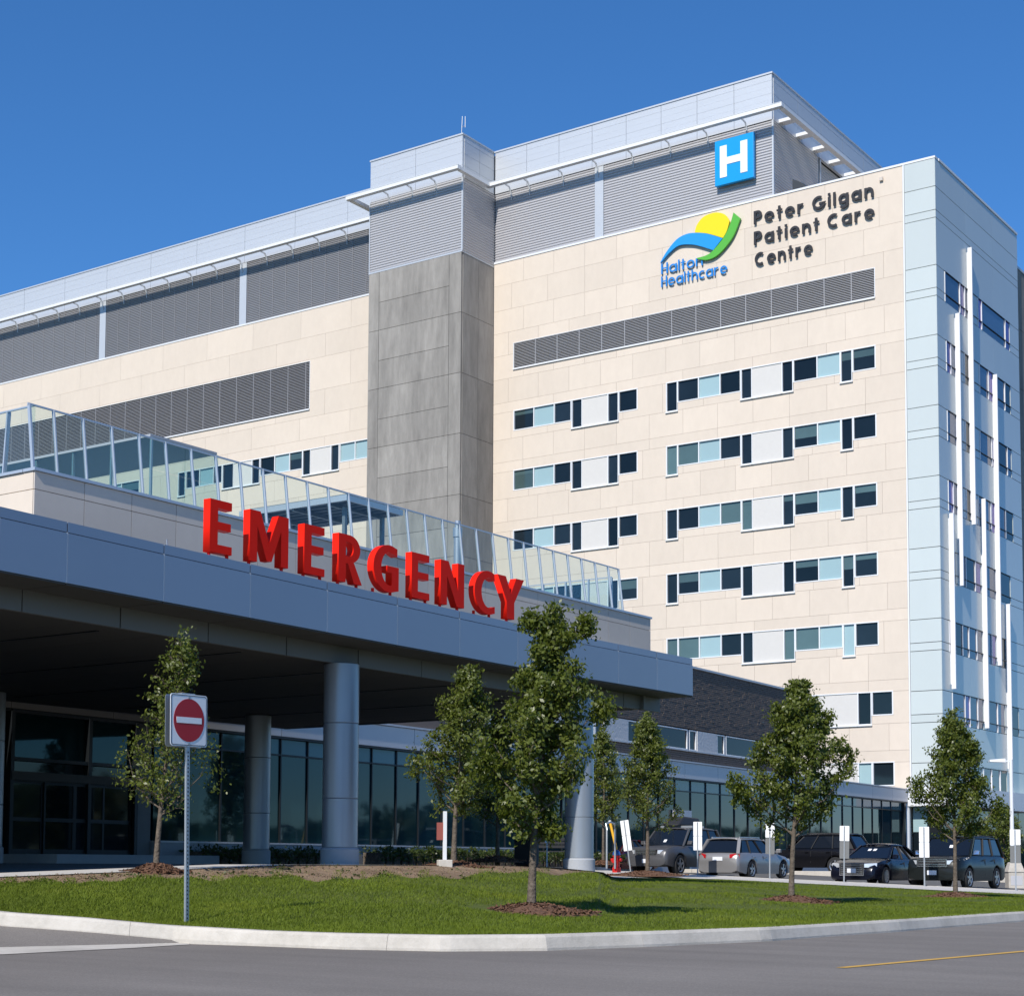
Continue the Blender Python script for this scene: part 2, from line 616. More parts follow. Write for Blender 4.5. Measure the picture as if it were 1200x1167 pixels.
def frame_matrix(origin, ex, ey):
    ex, ey = Vector(ex).normalized(), Vector(ey).normalized()
    ez = ex.cross(ey)
    M = Matrix((ex, ey, ez)).transposed().to_4x4()
    M.translation = Vector(origin)
    return M


def smooth01(t):
    t = min(1.0, max(0.0, t))
    return t * t * (3 - 2 * t)

# ------------------------------------------------------------------ ground levels (camera eye is Z = 0)
def plateau_z(X, Y):
    zp = min(-0.25, max(-1.02, -0.62 - 0.035 * (X + 22.7)))
    s = smooth01((Y - 27.0) / 22.0)
    z = -0.05 + s * (zp + 0.05)
    if Y < 22:
        z -= (22 - Y) * 0.03
    return z


KERB = [(-150, 1074, 21.5), (-60, 1079, 21.2), (0, 1085, 21.0), (100, 1092, 20.9), (200, 1101, 20.9), (300, 1107, 20.35), (400, 1111, 19.65),
        (520, 1113.5, 19.3), (640, 1112.5, 19.55), (760, 1108, 20.6), (900, 1102, 22.2), (1050, 1091, 25.5), (1200, 1079, 30.5), (1350, 1069, 36.0), (1450, 1063.5, 42.0)]
KX = [k[0] for k in KERB]


def kerb_at(px):
    y, d = np.interp(px, KX, [k[1] for k in KERB]), np.interp(px, KX, [k[2] for k in KERB])
    return at_depth(px, y, d)


_edge = [(-20, 2), (-20, 8), (-20, 16), (-20, 24), (-20, 30), (-21.2, 34.2), (-25, 41), (-27.3, 46.0), (-27.2, 48.6), (-26.2, 49.8), (-24.5, 50), (-20, 50), (-14, 50), (-8, 50), (-2, 50), (8, 50)]
EDGE = []
for (a, b) in zip(_edge[:-1], _edge[1:]):
    for i in range(12):
        t = i / 12
        EDGE.append((a[0] + (b[0] - a[0]) * t, a[1] + (b[1] - a[1]) * t))
EDGE.append(_edge[-1])
EDGE_PX = [proj((x, y, plateau_z(x, y)))[0] for x, y in EDGE]
_o = np.argsort(EDGE_PX)
EPX = np.array(EDGE_PX)[_o]
EX = np.array([EDGE[i][0] for i in _o])
EY = np.array([EDGE[i][1] for i in _o])


def edge_at(px):
    x, y = float(np.interp(px, EPX, EX)), float(np.interp(px, EPX, EY))
    return np.array((x, y, plateau_z(x, y)))


KERB_H, KERB_W = 0.17, 0.30


def lawn_point(px, v):
    """v = 0 at the back of the kerb, 1 at the walk"""
    a, b = kerb_at(px), edge_at(px)
    d = b - a
    L = math.hypot(d[0], d[1])
    a2 = a + d * (KERB_W / L)
    zk = a[2] + KERB_H - 0.012
    e = float(np.interp(px, [200, 560, 980], [1.0, 1.35, 1.8]))
    p = a2 + (b - a2) * v
    w2 = float(np.interp(px, [655, 735, 860, 980], [0, 1, 1, 0]))
    f = (1 - w2) * v ** e + w2 * smooth01(min(1.0, v / .80))
    p[2] = zk + (b[2] - zk) * f
    w = 0.035 * math.sin(p[0] * 1.3 + 1) * math.sin(p[1] * 1.1) * math.sin(math.pi * min(1, max(0, v)))
    p[2] += w
    return p


def lawn_base(px, py):
    """the point of the lawn that is seen at this pixel"""
    best = min((abs(proj(lawn_point(px, v))[1] - py), v) for v in np.linspace(0, 1.0, 201))
    return lawn_point(px, best[1])


def grid_mesh(rows, name, m, parent=None, smooth=True):
    nr, nc = len(rows), len(rows[0])
    v = [tuple(map(float, p)) for r in rows for p in r]
    f = [(i * nc + j, i * nc + j + 1, (i + 1) * nc + j + 1, (i + 1) * nc + j) for i in range(nr - 1) for j in range(nc - 1)]
    me = bpy.data.meshes.new(name)
    me.from_pydata(v, [], f)
    return link(name, me, m, parent, smooth, angle=180)


# far ground and road
setting(MB().quad((-3000, -3000, -1.25), (3000, -3000, -1.25), (3000, 3000, -1.25), (-3000, 3000, -1.25)).build("ground", M_FIELD))
setting(MB().quad((-60, -60, -1.0), (90, -60, -1.0), (90, 75, -1.0), (-60, 75, -1.0)).build("road", M_ASPHALT))

# lawn, with its bare dirt rim, and the kerb
PXS = np.linspace(-150, 1445, 160)
VS = [0, .02, .05, .1, .16, .22, .3, .38, .46, .55, .64, .72, .8, .86, .92, .96, 1.0]
setting(grid_mesh([[lawn_point(px, v) for px in PXS] for v in VS], "lawn", M_SOIL))

kerb_pts = [kerb_at(px) for px in np.linspace(-150, 1445, 128)]
edge_pts = [edge_at(px) for px in np.linspace(-150, 1445, 128)]
kerb_thing = bpy.data.objects.new("kerb", None)
COL.objects.link(kerb_thing)
setting(kerb_thing)
seg = 24
for s0 in range(0, len(kerb_pts) - 1, seg):
    run = list(range(s0, min(s0 + seg, len(kerb_pts) - 1) + 1))
    prof = []
    for i in run:
        a, b = kerb_pts[i], edge_pts[i]
        t = kerb_pts[min(i + 1, len(kerb_pts) - 1)] - kerb_pts[max(i - 1, 0)]
        n = np.array((-t[1], t[0], 0.0))
        n /= np.linalg.norm(n)
        if n.dot(b - a) < 0:
            n = -n
        sh = 0.002 if i == run[0] else (-0.002 if i == run[-1] else 0)
        a = a + t / np.linalg.norm(t) * sh
        z = a[2]
        prof.append([a + n * o + np.array((0, 0, h)) for o, h in ((0.0, -0.1), (0.0, 0.02), (0.035, KERB_H - 0.03), (0.06, KERB_H), (KERB_W - 0.03, KERB_H), (KERB_W, KERB_H - 0.05), (KERB_W, -0.1))])
    nc = len(prof[0])
    mb = MB()
    mb.v = [tuple(p) for r in prof for p in r]
    for i in range(len(prof) - 1):
        for j in range(nc - 1):
            mb.f.append((i * nc + j, i * nc + j + 1, (i + 1) * nc + j + 1, (i + 1) * nc + j))
    mb.f.append(tuple(range(nc)))
    mb.f.append(tuple((len(prof) - 1) * nc + j for j in range(nc))[::-1])
    mb.build("kerb_stone", M_CONCRETE, kerb_thing)

# driveway mouth at the left: a ramped apron and the pale concrete band across it
band_px = np.concatenate([np.linspace(-900, -152, 20), np.linspace(-149, 222, 18)])
band = [at_depth(px, np.interp(px, [-500, 0, 222], [1113, 1109, 1102.5]), np.interp(px, [-500, 0, 222], [18.6, 19.6, 20.9])) for px in band_px]
for p in band:
    p[2] = -0.996
rows = [[p for p in band], []]
for px, p in zip(band_px, band):
    k = kerb_at(px) if px > -150 else edge_at(px)
    rows[1].append(k + np.array((0, 0, 0.006)))
setting(grid_mesh(rows, "driveway_apron", M_ASPHALT))
rows = [[], []]
for bpx, p in zip(band_px, band):
    dirn = p / np.linalg.norm(p[:2])
    rows[0].append(p * np.array((1, 1, 0)) - np.array((dirn[0], dirn[1], 0)) * float(np.interp(bpx, [0, 150, 222], [1.5, .9, .35])) + np.array((0, 0, -0.994)))
    rows[1].append(p * np.array((1, 1, 0)) + np.array((0, 0, -0.990)))
setting(grid_mesh(rows, "concrete_band", M_CONCRETE))

# yellow road line
a, b = at_depth(985, 1133, 16.55), at_depth(1330, 1101.5, 22.7)
d = (b - a) / np.linalg.norm(b - a)
n = np.array((-d[1], d[0], 0)) * 0.055
pts = [a - n, b - n, b + n, a + n]
setting(MB().quad(*[(p[0], p[1], -0.995) for p in pts]).build("road_line", M_YELLOW))

# forecourt (concrete walk; drive in dark asphalt to deepen the canopy's shade), walk along the stalls, parking lot
walk_rows, drive_rows = [], []
for Y in [2, 6, 10, 14, 18, 22, 26, 30, 32, 34.2, 36, 38, 41, 43.5, 46, 48.6, 49.8]:
    xe = float(np.interp(Y, [e[1] for e in _edge[:10]], [e[0] for e in _edge[:10]]))
    xw = xe - float(np.interp(Y, [2, 30, 41, 49.8], [1.7, 1.7, 3.0, 8.0]))
    walk_rows.append([(xe + .1 + (xw - xe - .1) * t, Y, plateau_z(xe + (xw - xe) * t, Y) + .012) for t in np.linspace(0, 1, 5)])
    drive_rows.append([(xw + (-46 - xw) * t, Y, plateau_z(xw + (-46 - xw) * t, Y) + .004) for t in np.linspace(0, 1, 12)])
setting(grid_mesh(walk_rows, "forecourt_walk", M_WALK))
setting(grid_mesh(drive_rows, "forecourt_drive", M_LOT))
rows = [[(X, Y, plateau_z(X, Y) + 0.016) for X in np.linspace(-46, 12, 46)] for Y in (49.8, 50, 52, 54)]
setting(grid_mesh(rows, "sidewalk", M_WALK))
mb = MB()
xs = np.linspace(-34, 12, 24)
for x0, x1 in zip(xs[:-1], xs[1:]):
    z0, z1 = plateau_z(x0, 54) + 0.02, plateau_z(x1, 54) + 0.02
    mb.hexa([(x0 + .006, 53.85, z0 - .4), (x1 - .006, 53.85, z1 - .4), (x1 - .006, 54.03, z1 - .4), (x0 + .006, 54.03, z0 - .4), (x0 + .006, 53.85, z0 + .004), (x1 - .006, 53.85, z1 + .004), (x1 - .006, 54.03, z1 + .004), (x0 + .006, 54.03, z0 + .004)])
setting(mb.build("sidewalk_edge", M_CONCRETE))
rows = [[(X, Y, plateau_z(X, Y) - 0.12) for X in np.linspace(-46, 60, 50)] for Y in np.linspace(53.9, 130, 20)]
setting(grid_mesh(rows, "parking_lot", M_LOT))


def lot_z(X, Y):
    return plateau_z(X, Y) - 0.12


# stall lines and wheel stops
mb = MB()
for i in range(9):
    X = -36.2 + i * 2.9 + 2.2
    mb.quad(*[(X + dx, Y, lot_z(X + dx, Y) + 0.006) for dx, Y in ((-.05, 54.3), (.05, 54.3), (.05, 59.8), (-.05, 59.8))])
setting(mb.build("stall_lines", M_SIGNWHITE))
isl = bpy.data.objects.new("kerb_island", None)
COL.objects.link(isl)
setting(isl)
for (x0, x1, y0, y1) in ((-44, -26.5, 67.6, 67.9), (-30, -20, 71, 71.3), (-16, 2, 63.4, 63.7), (-16, 2, 66, 66.3)):
    n = max(1, int((x1 - x0) / 3))
    for i in range(n):
        a, b = x0 + (x1 - x0) * i / n, x0 + (x1 - x0) * (i + 1) / n - 0.01
        z = lot_z((a + b) / 2, y0)
        MB().box(a, b, y0, y1, z - 0.1, z + 0.16).build("kerb_stone", M_CONCRETE, isl, bevel=0.02)

# ------------------------------------------------------------------ the hospital
Y0, X1, XE = 101.8, -37.85, -39.93          # front plane, blue side plane, right edge of the beige wall
hosp = thing("hospital_building", "tall beige panelled hospital block with grey concrete shaft, blue glass end and metal penthouse", "hospital", (-60, 101.8, 0), ws=True)
TOPZ, PITCH = 45.3, 4.53
rowT = [33.73 - PITCH * i for i in range(7)]

# --- window groups: (kind, x0, x1); kinds d dark, p pale, t tall dark, w white panel
GR = [('t', -57.6, -56.75), ('d', -56.7, -55.07), ('p', -55.05, -53.40), ('d', -53.38, -51.83), ('t', -51.75, -50.97), ('w', -50.95, -48.74), ('t', -48.7, -47.92),
      ('d', -47.85, -46.16), ('p', -46.14, -44.52), ('t', -44.45, -43.68), ('d', -43.6, -42.06)]
GL = [('d', -70.66, -68.88), ('p', -68.86, -67.07), ('d', -67.05, -65.6), ('t', -65.5, -64.65), ('w', -64.63, -62.45), ('t', -62.43, -61.58), ('d', -61.5, -60.0)]
G6 = [('t', -48.6, -47.8), ('w', -47.78, -43.55), ('t', -43.5, -42.6), ('d', -42.52, -41.15)]
G7 = [('w', -47.7, -43.55), ('P', -43.5, -42.6), ('d', -42.52, -41.1)]
GLW = [[('d', -116.4, -115.35), ('p', -115.33, -113.3), ('d', -113.2, -110.95)],
       [('t', -106.05, -105.25), ('d', -105.1, -103.5), ('p', -103.48, -101.85), ('d', -101.83, -100.85), ('t', -100.75, -99.5), ('w', -99.48, -97.36), ('t', -97.34, -96.5),
        ('d', -96.4, -94.8), ('p', -94.78, -93.15), ('d', -93.13, -91.75), ('t', -91.68, -90.86), ('w', -90.84, -88.66), ('t', -88.64, -87.82), ('p', -87.68, -86.12), ('p', -86.1, -83.6)]]
openings = []
# which panes have blinds / lighter glass, by row (0-based) and index in group
BLIND = {(1, 'R', 0), (1, 'R', 1), (1, 'L', 0), (2, 'R', 3), (2, 'R', 4), (4, 'R', 0), (4, 'R', 1), (4, 'R', 6), (4, 'R', 7)}
PALE_SW = {(4, 'R', 9): 'P'}
HALF = {(2, 'R', 7), (2, 'R', 10), (3, 'R', 7), (3, 'R', 10), (3, 'R', 1), (3, 'R', 9), (1, 'L', 0), (2, 'R', 6)}


def window_group(items, T, row, side):
    fr = MB()
    panes = []
    for i, (k, x0, x1) in enumerate(items):
        k = PALE_SW.get((row, side, i), k)
        zb = T - 2.05 if k in 'twP' else T - 1.47
        openings.append((x0 - 0.05, x1 + 0.05, zb - (0.10 if k in 'twP' else 0.05), T + 0.05))
        if k == 'w':
            panes.append(('infill_panel', M_WHITEPANEL, (x0, x1, Y0 + 0.03, Y0 + 0.12, zb, T)))
        else:
            m = M_PALEGLASS if k in 'pP' else (M_TEAL if (row, side, i) in BLIND else M_NAVY)
            panes.append(('glass_pane', m, (x0 + .03, x1 - .03, Y0 + 0.11, Y0 + 0.15, zb + .03, T - .03)))
            if (row, side, i) in HALF or (k in 'dt' and random.random() < .07):
                h = T - 0.30 - 0.62 * random.random()
                panes.append(('blind', M_TEAL, (x0 + .04, x1 - .04, Y0 + 0.10, Y0 + 0.108, h, T - .05)))
        y0, y1 = Y0 - 0.012, Y0 + 0.16
        if k != 'w':
            for (a, b, c, d) in ((x0 - .05, x0 + .03, zb, T), (x1 - .03, x1 + .05 if i + 1 == len(items) else x1 + .02, zb, T)):
                if k in 'pd' and a > x0 - .04 and i + 1 < len(items) and items[i + 1][0] in 'pd':
                    continue
                fr.box(a, b, y0 + 0.004 * (i % 2), y1, c, d)
        fr.box(x0 - .04, x1 + .04, y0 - 0.006 - 0.002 * (i % 3), y1, zb - .045, zb + .028)
        if k in 'twP':
            fr.box(x0 - .08, x1 + .08, Y0 - 0.11 - 0.002 * (i % 3), Y0 + .1, zb - .11, zb - .05)
    xa, xb = items[0][1] - .05, items[-1][2] + .05
    fr.box(xa, xb, Y0 - 0.02, Y0 + .16, T - .02, T + .05)
    w = fr.build("window", M_WHITE, hosp)
    for nm, m, b in panes:
        MB().box(*b).build(nm, m, w)


for r in range(5):
    window_group(GR, rowT[r], r, 'R')
    if r < 4:
        window_group(GL, rowT[r], r, 'L')
window_group(G6, rowT[5], 5, 'R')
window_group(G7, rowT[6], 6, 'R')
for g in GLW:
    window_group(g, 33.6, 9, 'W')

# --- beige precast panels
LOUV_R, LOUV_L = (-70.75, -42.0, 36.97, 38.93), (-150, -91.0, 37.0, 41.0)
openings += [(LOUV_R[0], LOUV_R[1], LOUV_R[2] - .12, LOUV_R[3]), (LOUV_L[0], LOUV_L[1], LOUV_L[2] - .12, LOUV_L[3])]


def panels(x0, x1, z0, z1, width, shift, name, m, g=0.0065, plane=Y0, thick=0.1):
    n = max(1, round((x1 - x0) / width))
    w = (x1 - x0) / n
    cuts = [x0] + [x0 + (i + shift) * w for i in range(n + 1) if x0 + 0.3 < x0 + (i + shift) * w < x1 - 0.3] + [x1]
    for a, b in zip(cuts[:-1], cuts[1:]):
        rects = [(a + g, b - g, z0 + g, z1 - g)]
        for h in openings:
            rects = subtract(rects, h)
        if not rects:
            continue
        while rects:                     # pieces that touch are one slab, pieces a window parts are two
            grp = [rects.pop()]
            more = True
            while more:
                more = False
                for q in rects[:]:
                    if any(q[0] <= w[1] + 1e-3 and w[0] <= q[1] + 1e-3 and q[2] <= w[3] + 1e-3 and w[2] <= q[3] + 1e-3 for w in grp):
                        grp.append(q)
                        rects.remove(q)
                        more = True
            mb = MB()
            for q in grp:
                mb.box(q[0], q[1], plane, plane + thick, q[2], q[3])
            mb.build(name, m, hosp)


zs = [45.3, 43.55, 41.6, 39.85, 38.1, 36.3, rowT[0] + 0.75, rowT[0]]
for T in rowT:
    zs += [T - 2.05, T - 3.78, T - PITCH]
zs = zs[:zs.index(rowT[-1] - 2.05) + 1] + [0.0]
for i, (zt, zb) in enumerate(zip(zs[:-1], zs[1:])):
    h = zt - zb
    thin = h < 1.0
    if zt > -1:
        panels(-72.55, XE - 0.12, zb, zt, 5.4 if thin else (3.2 if h > 1.9 else 2.75), 0.5 if i % 2 else 0.0, "band_panel" if thin else "wall_panel", M_BEIGE)
for i, (zt, zb) in enumerate([(45.3, 43.0), (43.0, 41.1), (41.1, 38.4), (38.4, 36.3), (36.3, 34.48), (34.48, 33.65), (33.65, 31.5), (31.5, 29.8), (29.8, 26.5), (26.5, 22), (22, 16)]):
    panels(-146, -81.3, zb, zt, 5.4, 0.5 if i % 2 else 0.0, "wing_panel", M_BEIGE)
MB().box(-150, -81.4, Y0 + .20, Y0 + 14, 0, 45.2).box(-81.39, XE - .1, Y0 + .20, Y0 + 14, -1, 45.2).build_each("wall_core", M_JOINT, hosp)
MB().box(-150, -72.6, Y0 - .04, Y0 + .19, 45.3, 45.42).box(-72.55, X1 + .02, Y0 - .05, Y0 + 0.6, 45.3, 45.44).box(X1 - .6, X1 + .05, Y0 + .6, 118, 45.3, 45.46).build_each("parapet_coping", M_WHITE, hosp)


# --- louvre strips: real slats, joined
def louvre(name, x0, x1, z0, z1, y, pitch, m, panel, depth=0.10):
    mb = MB()
    n = int((z1 - z0) / pitch)
    for i in range(n):
        z = z0 + (i + .2) * pitch
        mb.hexa([(x0, y - depth * .2, z), (x1, y - depth * .2, z), (x1, y + depth, z + pitch * .55), (x0, y + depth, z + pitch * .55),
                 (x0, y - depth * .2, z + .03), (x1, y - depth * .2, z + .03), (x1, y + depth, z + pitch * .55 + .03), (x0, y + depth, z + pitch * .55 + .03)])
    for i in range(int((x1 - x0) / panel) + 1):
        x = x0 + i * panel
        mb.box(x - .02, x + .02, y - depth * .3, y + depth, z0, z1)
    return stuff(mb.build(name, m, hosp))


louvre("louvre_slats", LOUV_R[0] + .06, LOUV_R[1] - .06, LOUV_R[2], LOUV_R[3], Y0 + .03, 0.115, M_LOUVRE, 1.93)
louvre("louvre_slats", LOUV_L[0], LOUV_L[1] - .06, LOUV_L[2], LOUV_L[3], Y0 + .03, 0.13, M_RIBDARK, 1.95)
MB().box(LOUV_R[0], LOUV_R[1], Y0 + .14, Y0 + .19, LOUV_R[2] - .1, LOUV_R[3]).box(LOUV_L[0], LOUV_L[1], Y0 + .14, Y0 + .19, LOUV_L[2] - .1, LOUV_L[3]).build_each("louvre_back", M_LOUVREBACK, hosp)
mb = MB()
for q in (LOUV_R, LOUV_L):
    mb.box(q[0] + .01, q[1] - .01, Y0 - .1, Y0 + .13, q[2] - .11, q[2] - .01).box(q[0], q[0] + .05, Y0 - .02, Y0 + .13, q[2], q[3] - .04).box(q[1] - .05, q[1], Y0 - .022, Y0 + .13, q[2], q[3] - .04).box(q[0], q[1], Y0 - .024, Y0 + .13, q[3] - .04, q[3])
mb.build("louvre_frame", M_WHITE, hosp)


# --- corrugated cladding: a folded sheet
def corrug(name, a, b, z0, z1, pitch, depth, m, out):
    """folded sheet from plan point a to b, ribs running along it, 'out' is the outward plan direction"""
    n = int(round((z1 - z0) / pitch))
    p = (z1 - z0) / n
    mb = MB()
    ox, oy = out[0] * depth, out[1] * depth
    zc = []
    for i in range(n):
        z = z0 + i * p
        zc += [(z, 0), (z + p * .32, 1), (z + p * .68, 1), (z + p * .9, 0)]
    zc.append((z1, 0))
    for (za, ka), (zb, kb) in zip(zc[:-1], zc[1:]):
        mb.quad((a[0] + ox * ka, a[1] + oy * ka, za), (b[0] + ox * ka, b[1] + oy * ka, za), (b[0] + ox * kb, b[1] + oy * kb, zb), (a[0] + ox * kb, a[1] + oy * kb, zb))
    return mb.build(name, m, hosp)


YT, XT0, XT1 = 97.77, -81.45, -72.6
PX1 = -49.3
RT = 50.75                     # top of the ribbed zone
# right penthouse front, split at the white post
for a, b in ((-72.5, -63.6), (-62.82, PX1 - .06)):
    corrug("ribbed_sheet", (a, Y0 + .10), (b, Y0 + .10), 45.44, RT, 0.2, 0.06, M_RIB, (0, -1))
corrug("ribbed_sheet", (PX1, Y0 + .16), (PX1, Y0 + 7.3), 45.44, RT, 0.2, 0.06, M_RIB, (1, 0))
corrug("ribbed_sheet", (PX1 - .3, Y0 + 8.2), (PX1 - .3, Y0 + 19.5), 45.44, RT, 0.2, 0.06, M_RIB, (1, 0))
# tower ribbed zone
corrug("ribbed_sheet", (XT0 + .06, YT), (XT1 - .06, YT), 45.2, RT, 0.2, 0.06, M_RIB, (0, -1))
corrug("ribbed_sheet", (XT1, YT + .06), (XT1, Y0 + .08), 45.2, RT, 0.2, 0.06, M_RIB, (1, 0))
MB().box(XT0 - .03, XT0 + .05, YT - .07, YT + .05, 45.2, RT).box(XT1 - .05, XT1 + .07, YT - .07, YT + .05, 45.2, RT).box(PX1 - .05, PX1 + .07, Y0 + .03, Y0 + .15, 45.44, RT).box(-63.58, -62.84, Y0 + .02, Y0 + .3, 45.44, RT).box(-116.6, -115.8, Y0 + .02, Y0 + .3, 45.42, RT).box(-99.15, -98.35, Y0 + .02, Y0 + .3, 45.42, RT) \
    .box(PX1 - .28, PX1 + .0, Y0 + 7.75, Y0 + 7.95, 45.44, RT).box(PX1 - .28, PX1 + .02, Y0 + 7.32, Y0 + 7.42, 45.44, RT).build_each("corner_trim", M_FASCIA, hosp)
# left wing plant louvres
for a, b in ((-150, -133), (-132.9, -116.65), (-115.75, -99.2), (-98.3, -81.6)):
    corrug("louvre_screen", (a, Y0 + .12), (b, Y0 + .12), 45.42, RT, 0.15, 0.07, M_RIBDARK, (0, -1))
mb = MB()
x = -149
while x < -82:
    mb.box(x - .015, x + .015, Y0 + .03, Y0 + .1, 45.42, RT)
    x += 1.45
mb.build("louvre_mullions", M_RIBDARK, hosp)
MB().box(-150, PX1 - .45, Y0 + .22, Y0 + 19.4, 45.5, 53.9).box(XT0 + .05, XT1 - .05, YT + .1, Y0 + 5, -1, 53.8).build("penthouse_core", M_LOUVREBACK, hosp)


# upper fascia: flat cladding sheets with seams
def fascia(axis, a, b, fixed, z0, z1, n, out):
    for i in range(n):
        p, q = a + (b - a) * i / n + .012, a + (b - a) * (i + 1) / n - .012
        mb = MB()
        nz = 7
        for k in range(nz):
            za, zb = z0 + (z1 - z0) * k / nz, z0 + (z1 - z0) * (k + 1) / nz - .007
            t = 0.0 if k % 2 else 0.006
            lo, hi = sorted((fixed + out * (.02 + t), fixed - out * .18))
            if axis == 'x':
                mb.box(p, q, lo, hi, za, zb)
            else:
                mb.box(lo, hi, p, q, za, zb)
        mb.build("fascia_sheet", M_FASCIA, hosp)


fascia('x', -72.5, PX1, Y0 + .02, RT + .02, 54.0, 8, -1)
fascia('x', -150, XT0 - .02, Y0 + .02, RT + .02, 53.95, 12, -1)
fascia('x', XT0, XT1, YT, RT + .02, 54.0, 2, -1)
fascia('y', YT + .18, Y0 + .0, XT1, RT + .02, 54.0, 2, 1)
fascia('y', Y0 + .2, Y0 + 19.5, PX1, RT + .02, 54.0, 5, 1)
MB().box(-72.58, PX1 + .06, Y0 - .06, Y0 + .3, 54.0, 54.12).box(-150, XT0 - .03, Y0 - .06, Y0 + .3, 53.95, 54.07).box(XT0 - .05, XT1 + .06, YT - .08, YT + .3, 54.0, 54.12).box(XT1 - .3, XT1 + .06, YT + .3, Y0 - .06, 54.0, 54.13).box(PX1 - .3, PX1 + .06, Y0 + .3, Y0 + 19.5, 54.0, 54.13).build_each("roof_coping", M_FASCIA, hosp)


# eyebrow: outer beam on brackets
def eyebrow_x(x0, x1, yw, ztop, xs, out=1.35):
    MB().box(x0, x1, yw - out, yw - out + .38, ztop - .26, ztop).box(x0, x1, yw - out - .02, yw - out + .42, ztop, ztop + .03).build("eyebrow_beam", M_WHITE, hosp)
    MB().box(x0, x1, yw - out + .06, yw - out + .34, ztop - .275, ztop - .262).build("eyebrow_soffit", M_FASCIA, hosp)
    for x in xs:
        MB().hexa([(x - .03, yw - out + .2, ztop - .24), (x + .03, yw - out + .2, ztop - .24), (x + .03, yw + .0, ztop - 1.0), (x - .03, yw + .0, ztop - 1.0),
                   (x - .03, yw - out + .2, ztop - .02), (x + .03, yw - out + .2, ztop - .02), (x + .03, yw + .0, ztop - .02), (x - .03, yw + .0, ztop - .02)]).build("bracket", M_WHITE, hosp) if False else \
        MB().bar((x, yw - out + .3, ztop - .14), (x, yw - .3, ztop - .2), .06, .12).bar((x, yw - .3, ztop - .2), (x, yw + .0, ztop - .75), .06, .12).bar((x, yw - .02, ztop - .5), (x, yw - .02, ztop - 1.15), .05, .05).build("bracket", M_WHITE, hosp)


ZE = 51.12
eyebrow_x(-72.4, PX1 + 1.35, Y0, ZE, [-70.98, -69.29, -66.27, -63.28, -60.29, -57.21, -54.21, -51.19])
eyebrow_x(-150, XT0 - .1, Y0, ZE, [-145.5 + 2.92 * i for i in range(6)] + [-127.98, -124.98, -122.13, -119.25, -116.17, -113.41, -110.47, -107.59, -104.74, -101.79, -98.85, -95.96, -93.04, -90.12, -87.2, -84.2])
eyebrow_x(XT0 - 1.35, XT1 + .55, YT, ZE, [-79.49, -77.23, -74.98])
MB().box(XT0 - 1.35, XT0 - .97, YT - .9, YT + 2.6, ZE - .26, ZE).box(XT1 + .2, XT1 + .55, YT - .9, Y0 - 1.4, ZE - .26, ZE).box(PX1 + .97, PX1 + 1.35, Y0 - .9, Y0 + 19.5, ZE - .26, ZE).build_each("eyebrow_beam", M_WHITE, hosp)
for i in range(7):
    y = Y0 + 1.0 + i * 2.75
    MB().box(PX1 + .02, PX1 + .98, y, y + .9, ZE - .10, ZE - .05).box(PX1 + .03, PX1 + .98, y - .04, y, ZE - .25, ZE - .02).build("bracket", M_WHITE, hosp)
MB().hexa([(XT0 - .02, YT + 2.2, 50.4), (XT0 - 1.1, YT + 2.2, 50.95), (XT0 - 1.1, YT + 2.4, 50.95), (XT0 - .02, YT + 2.4, 50.4), (XT0 - .02, YT + 2.2, 50.6), (XT0 - 1.1, YT + 2.2, 51.1), (XT0 - 1.1, YT + 2.4, 51.1), (XT0 - .02, YT + 2.4, 50.6)]).build("bracket", M_WHITE, hosp)

# --- concrete shaft panels
openings_save = list(openings)
openings.clear()
zj = [45.08 - 4.54 * i for i in range(9)]
for zt, zb in zip(zj[:-1], zj[1:]):
    zm = (zt + zb) / 2 - .1
    for (a, b, c, d) in ((XT0, -80.42, zb, zt), (-80.42, -73.73, zm, zt), (-80.42, -73.73, zb, zm), (-73.73, XT1, zb, zt)):
        MB().box(a + .015, b - .015, YT - .08, YT + .09, c + .015, d - .015).build("concrete_panel", M_CONC, hosp)
    for (a, b) in ((YT + .1, YT + 2.05), (YT + 2.05, Y0 + .05)):
        MB().box(XT1 - .06, XT1 + .02, a + .015, b - .015, zb + .015, zt - .015).build("concrete_panel", M_CONC, hosp)
MB().box(XT0 - .02, XT1 + .04, YT - .1, YT + .1, 45.08, 45.2).box(XT1 - .1, XT1 + .04, YT + .1, Y0 + .03, 45.08, 45.2).build_each("shaft_trim", M_FASCIA, hosp)

# --- blue glass end
bj = [45.3, 43.45, 41.9, 41.39, 38.29, 36.8, 36.28]
for i in range(7):
    t = 38.29 - 4.55 * (i + 1)
    bj += [t, t - 1.49, t - 2.01]
bj = [z for z in bj if z > 5.2] + [4.98]
for zt, zb in zip(bj[:-1], bj[1:]):
    MB().box(XE + .02, X1 - .012, Y0 - .02, Y0 + .2, zb + .02, zt - .02).build("glass_cladding", M_BLUEPANEL, hosp)
MB().box(XE - .1, XE + .0, Y0 - .05, Y0 + .2, 3.66, 45.28).build_each("corner_trim", M_WHITE, hosp)
MB().box(XE - .05, X1 - .22, Y0 + .21, 118.2, -1, 45.2).build("glass_core", M_MULLION, hosp)
YB = 118.0
wrows = [38.29 - 4.55 * i for i in range(8)]
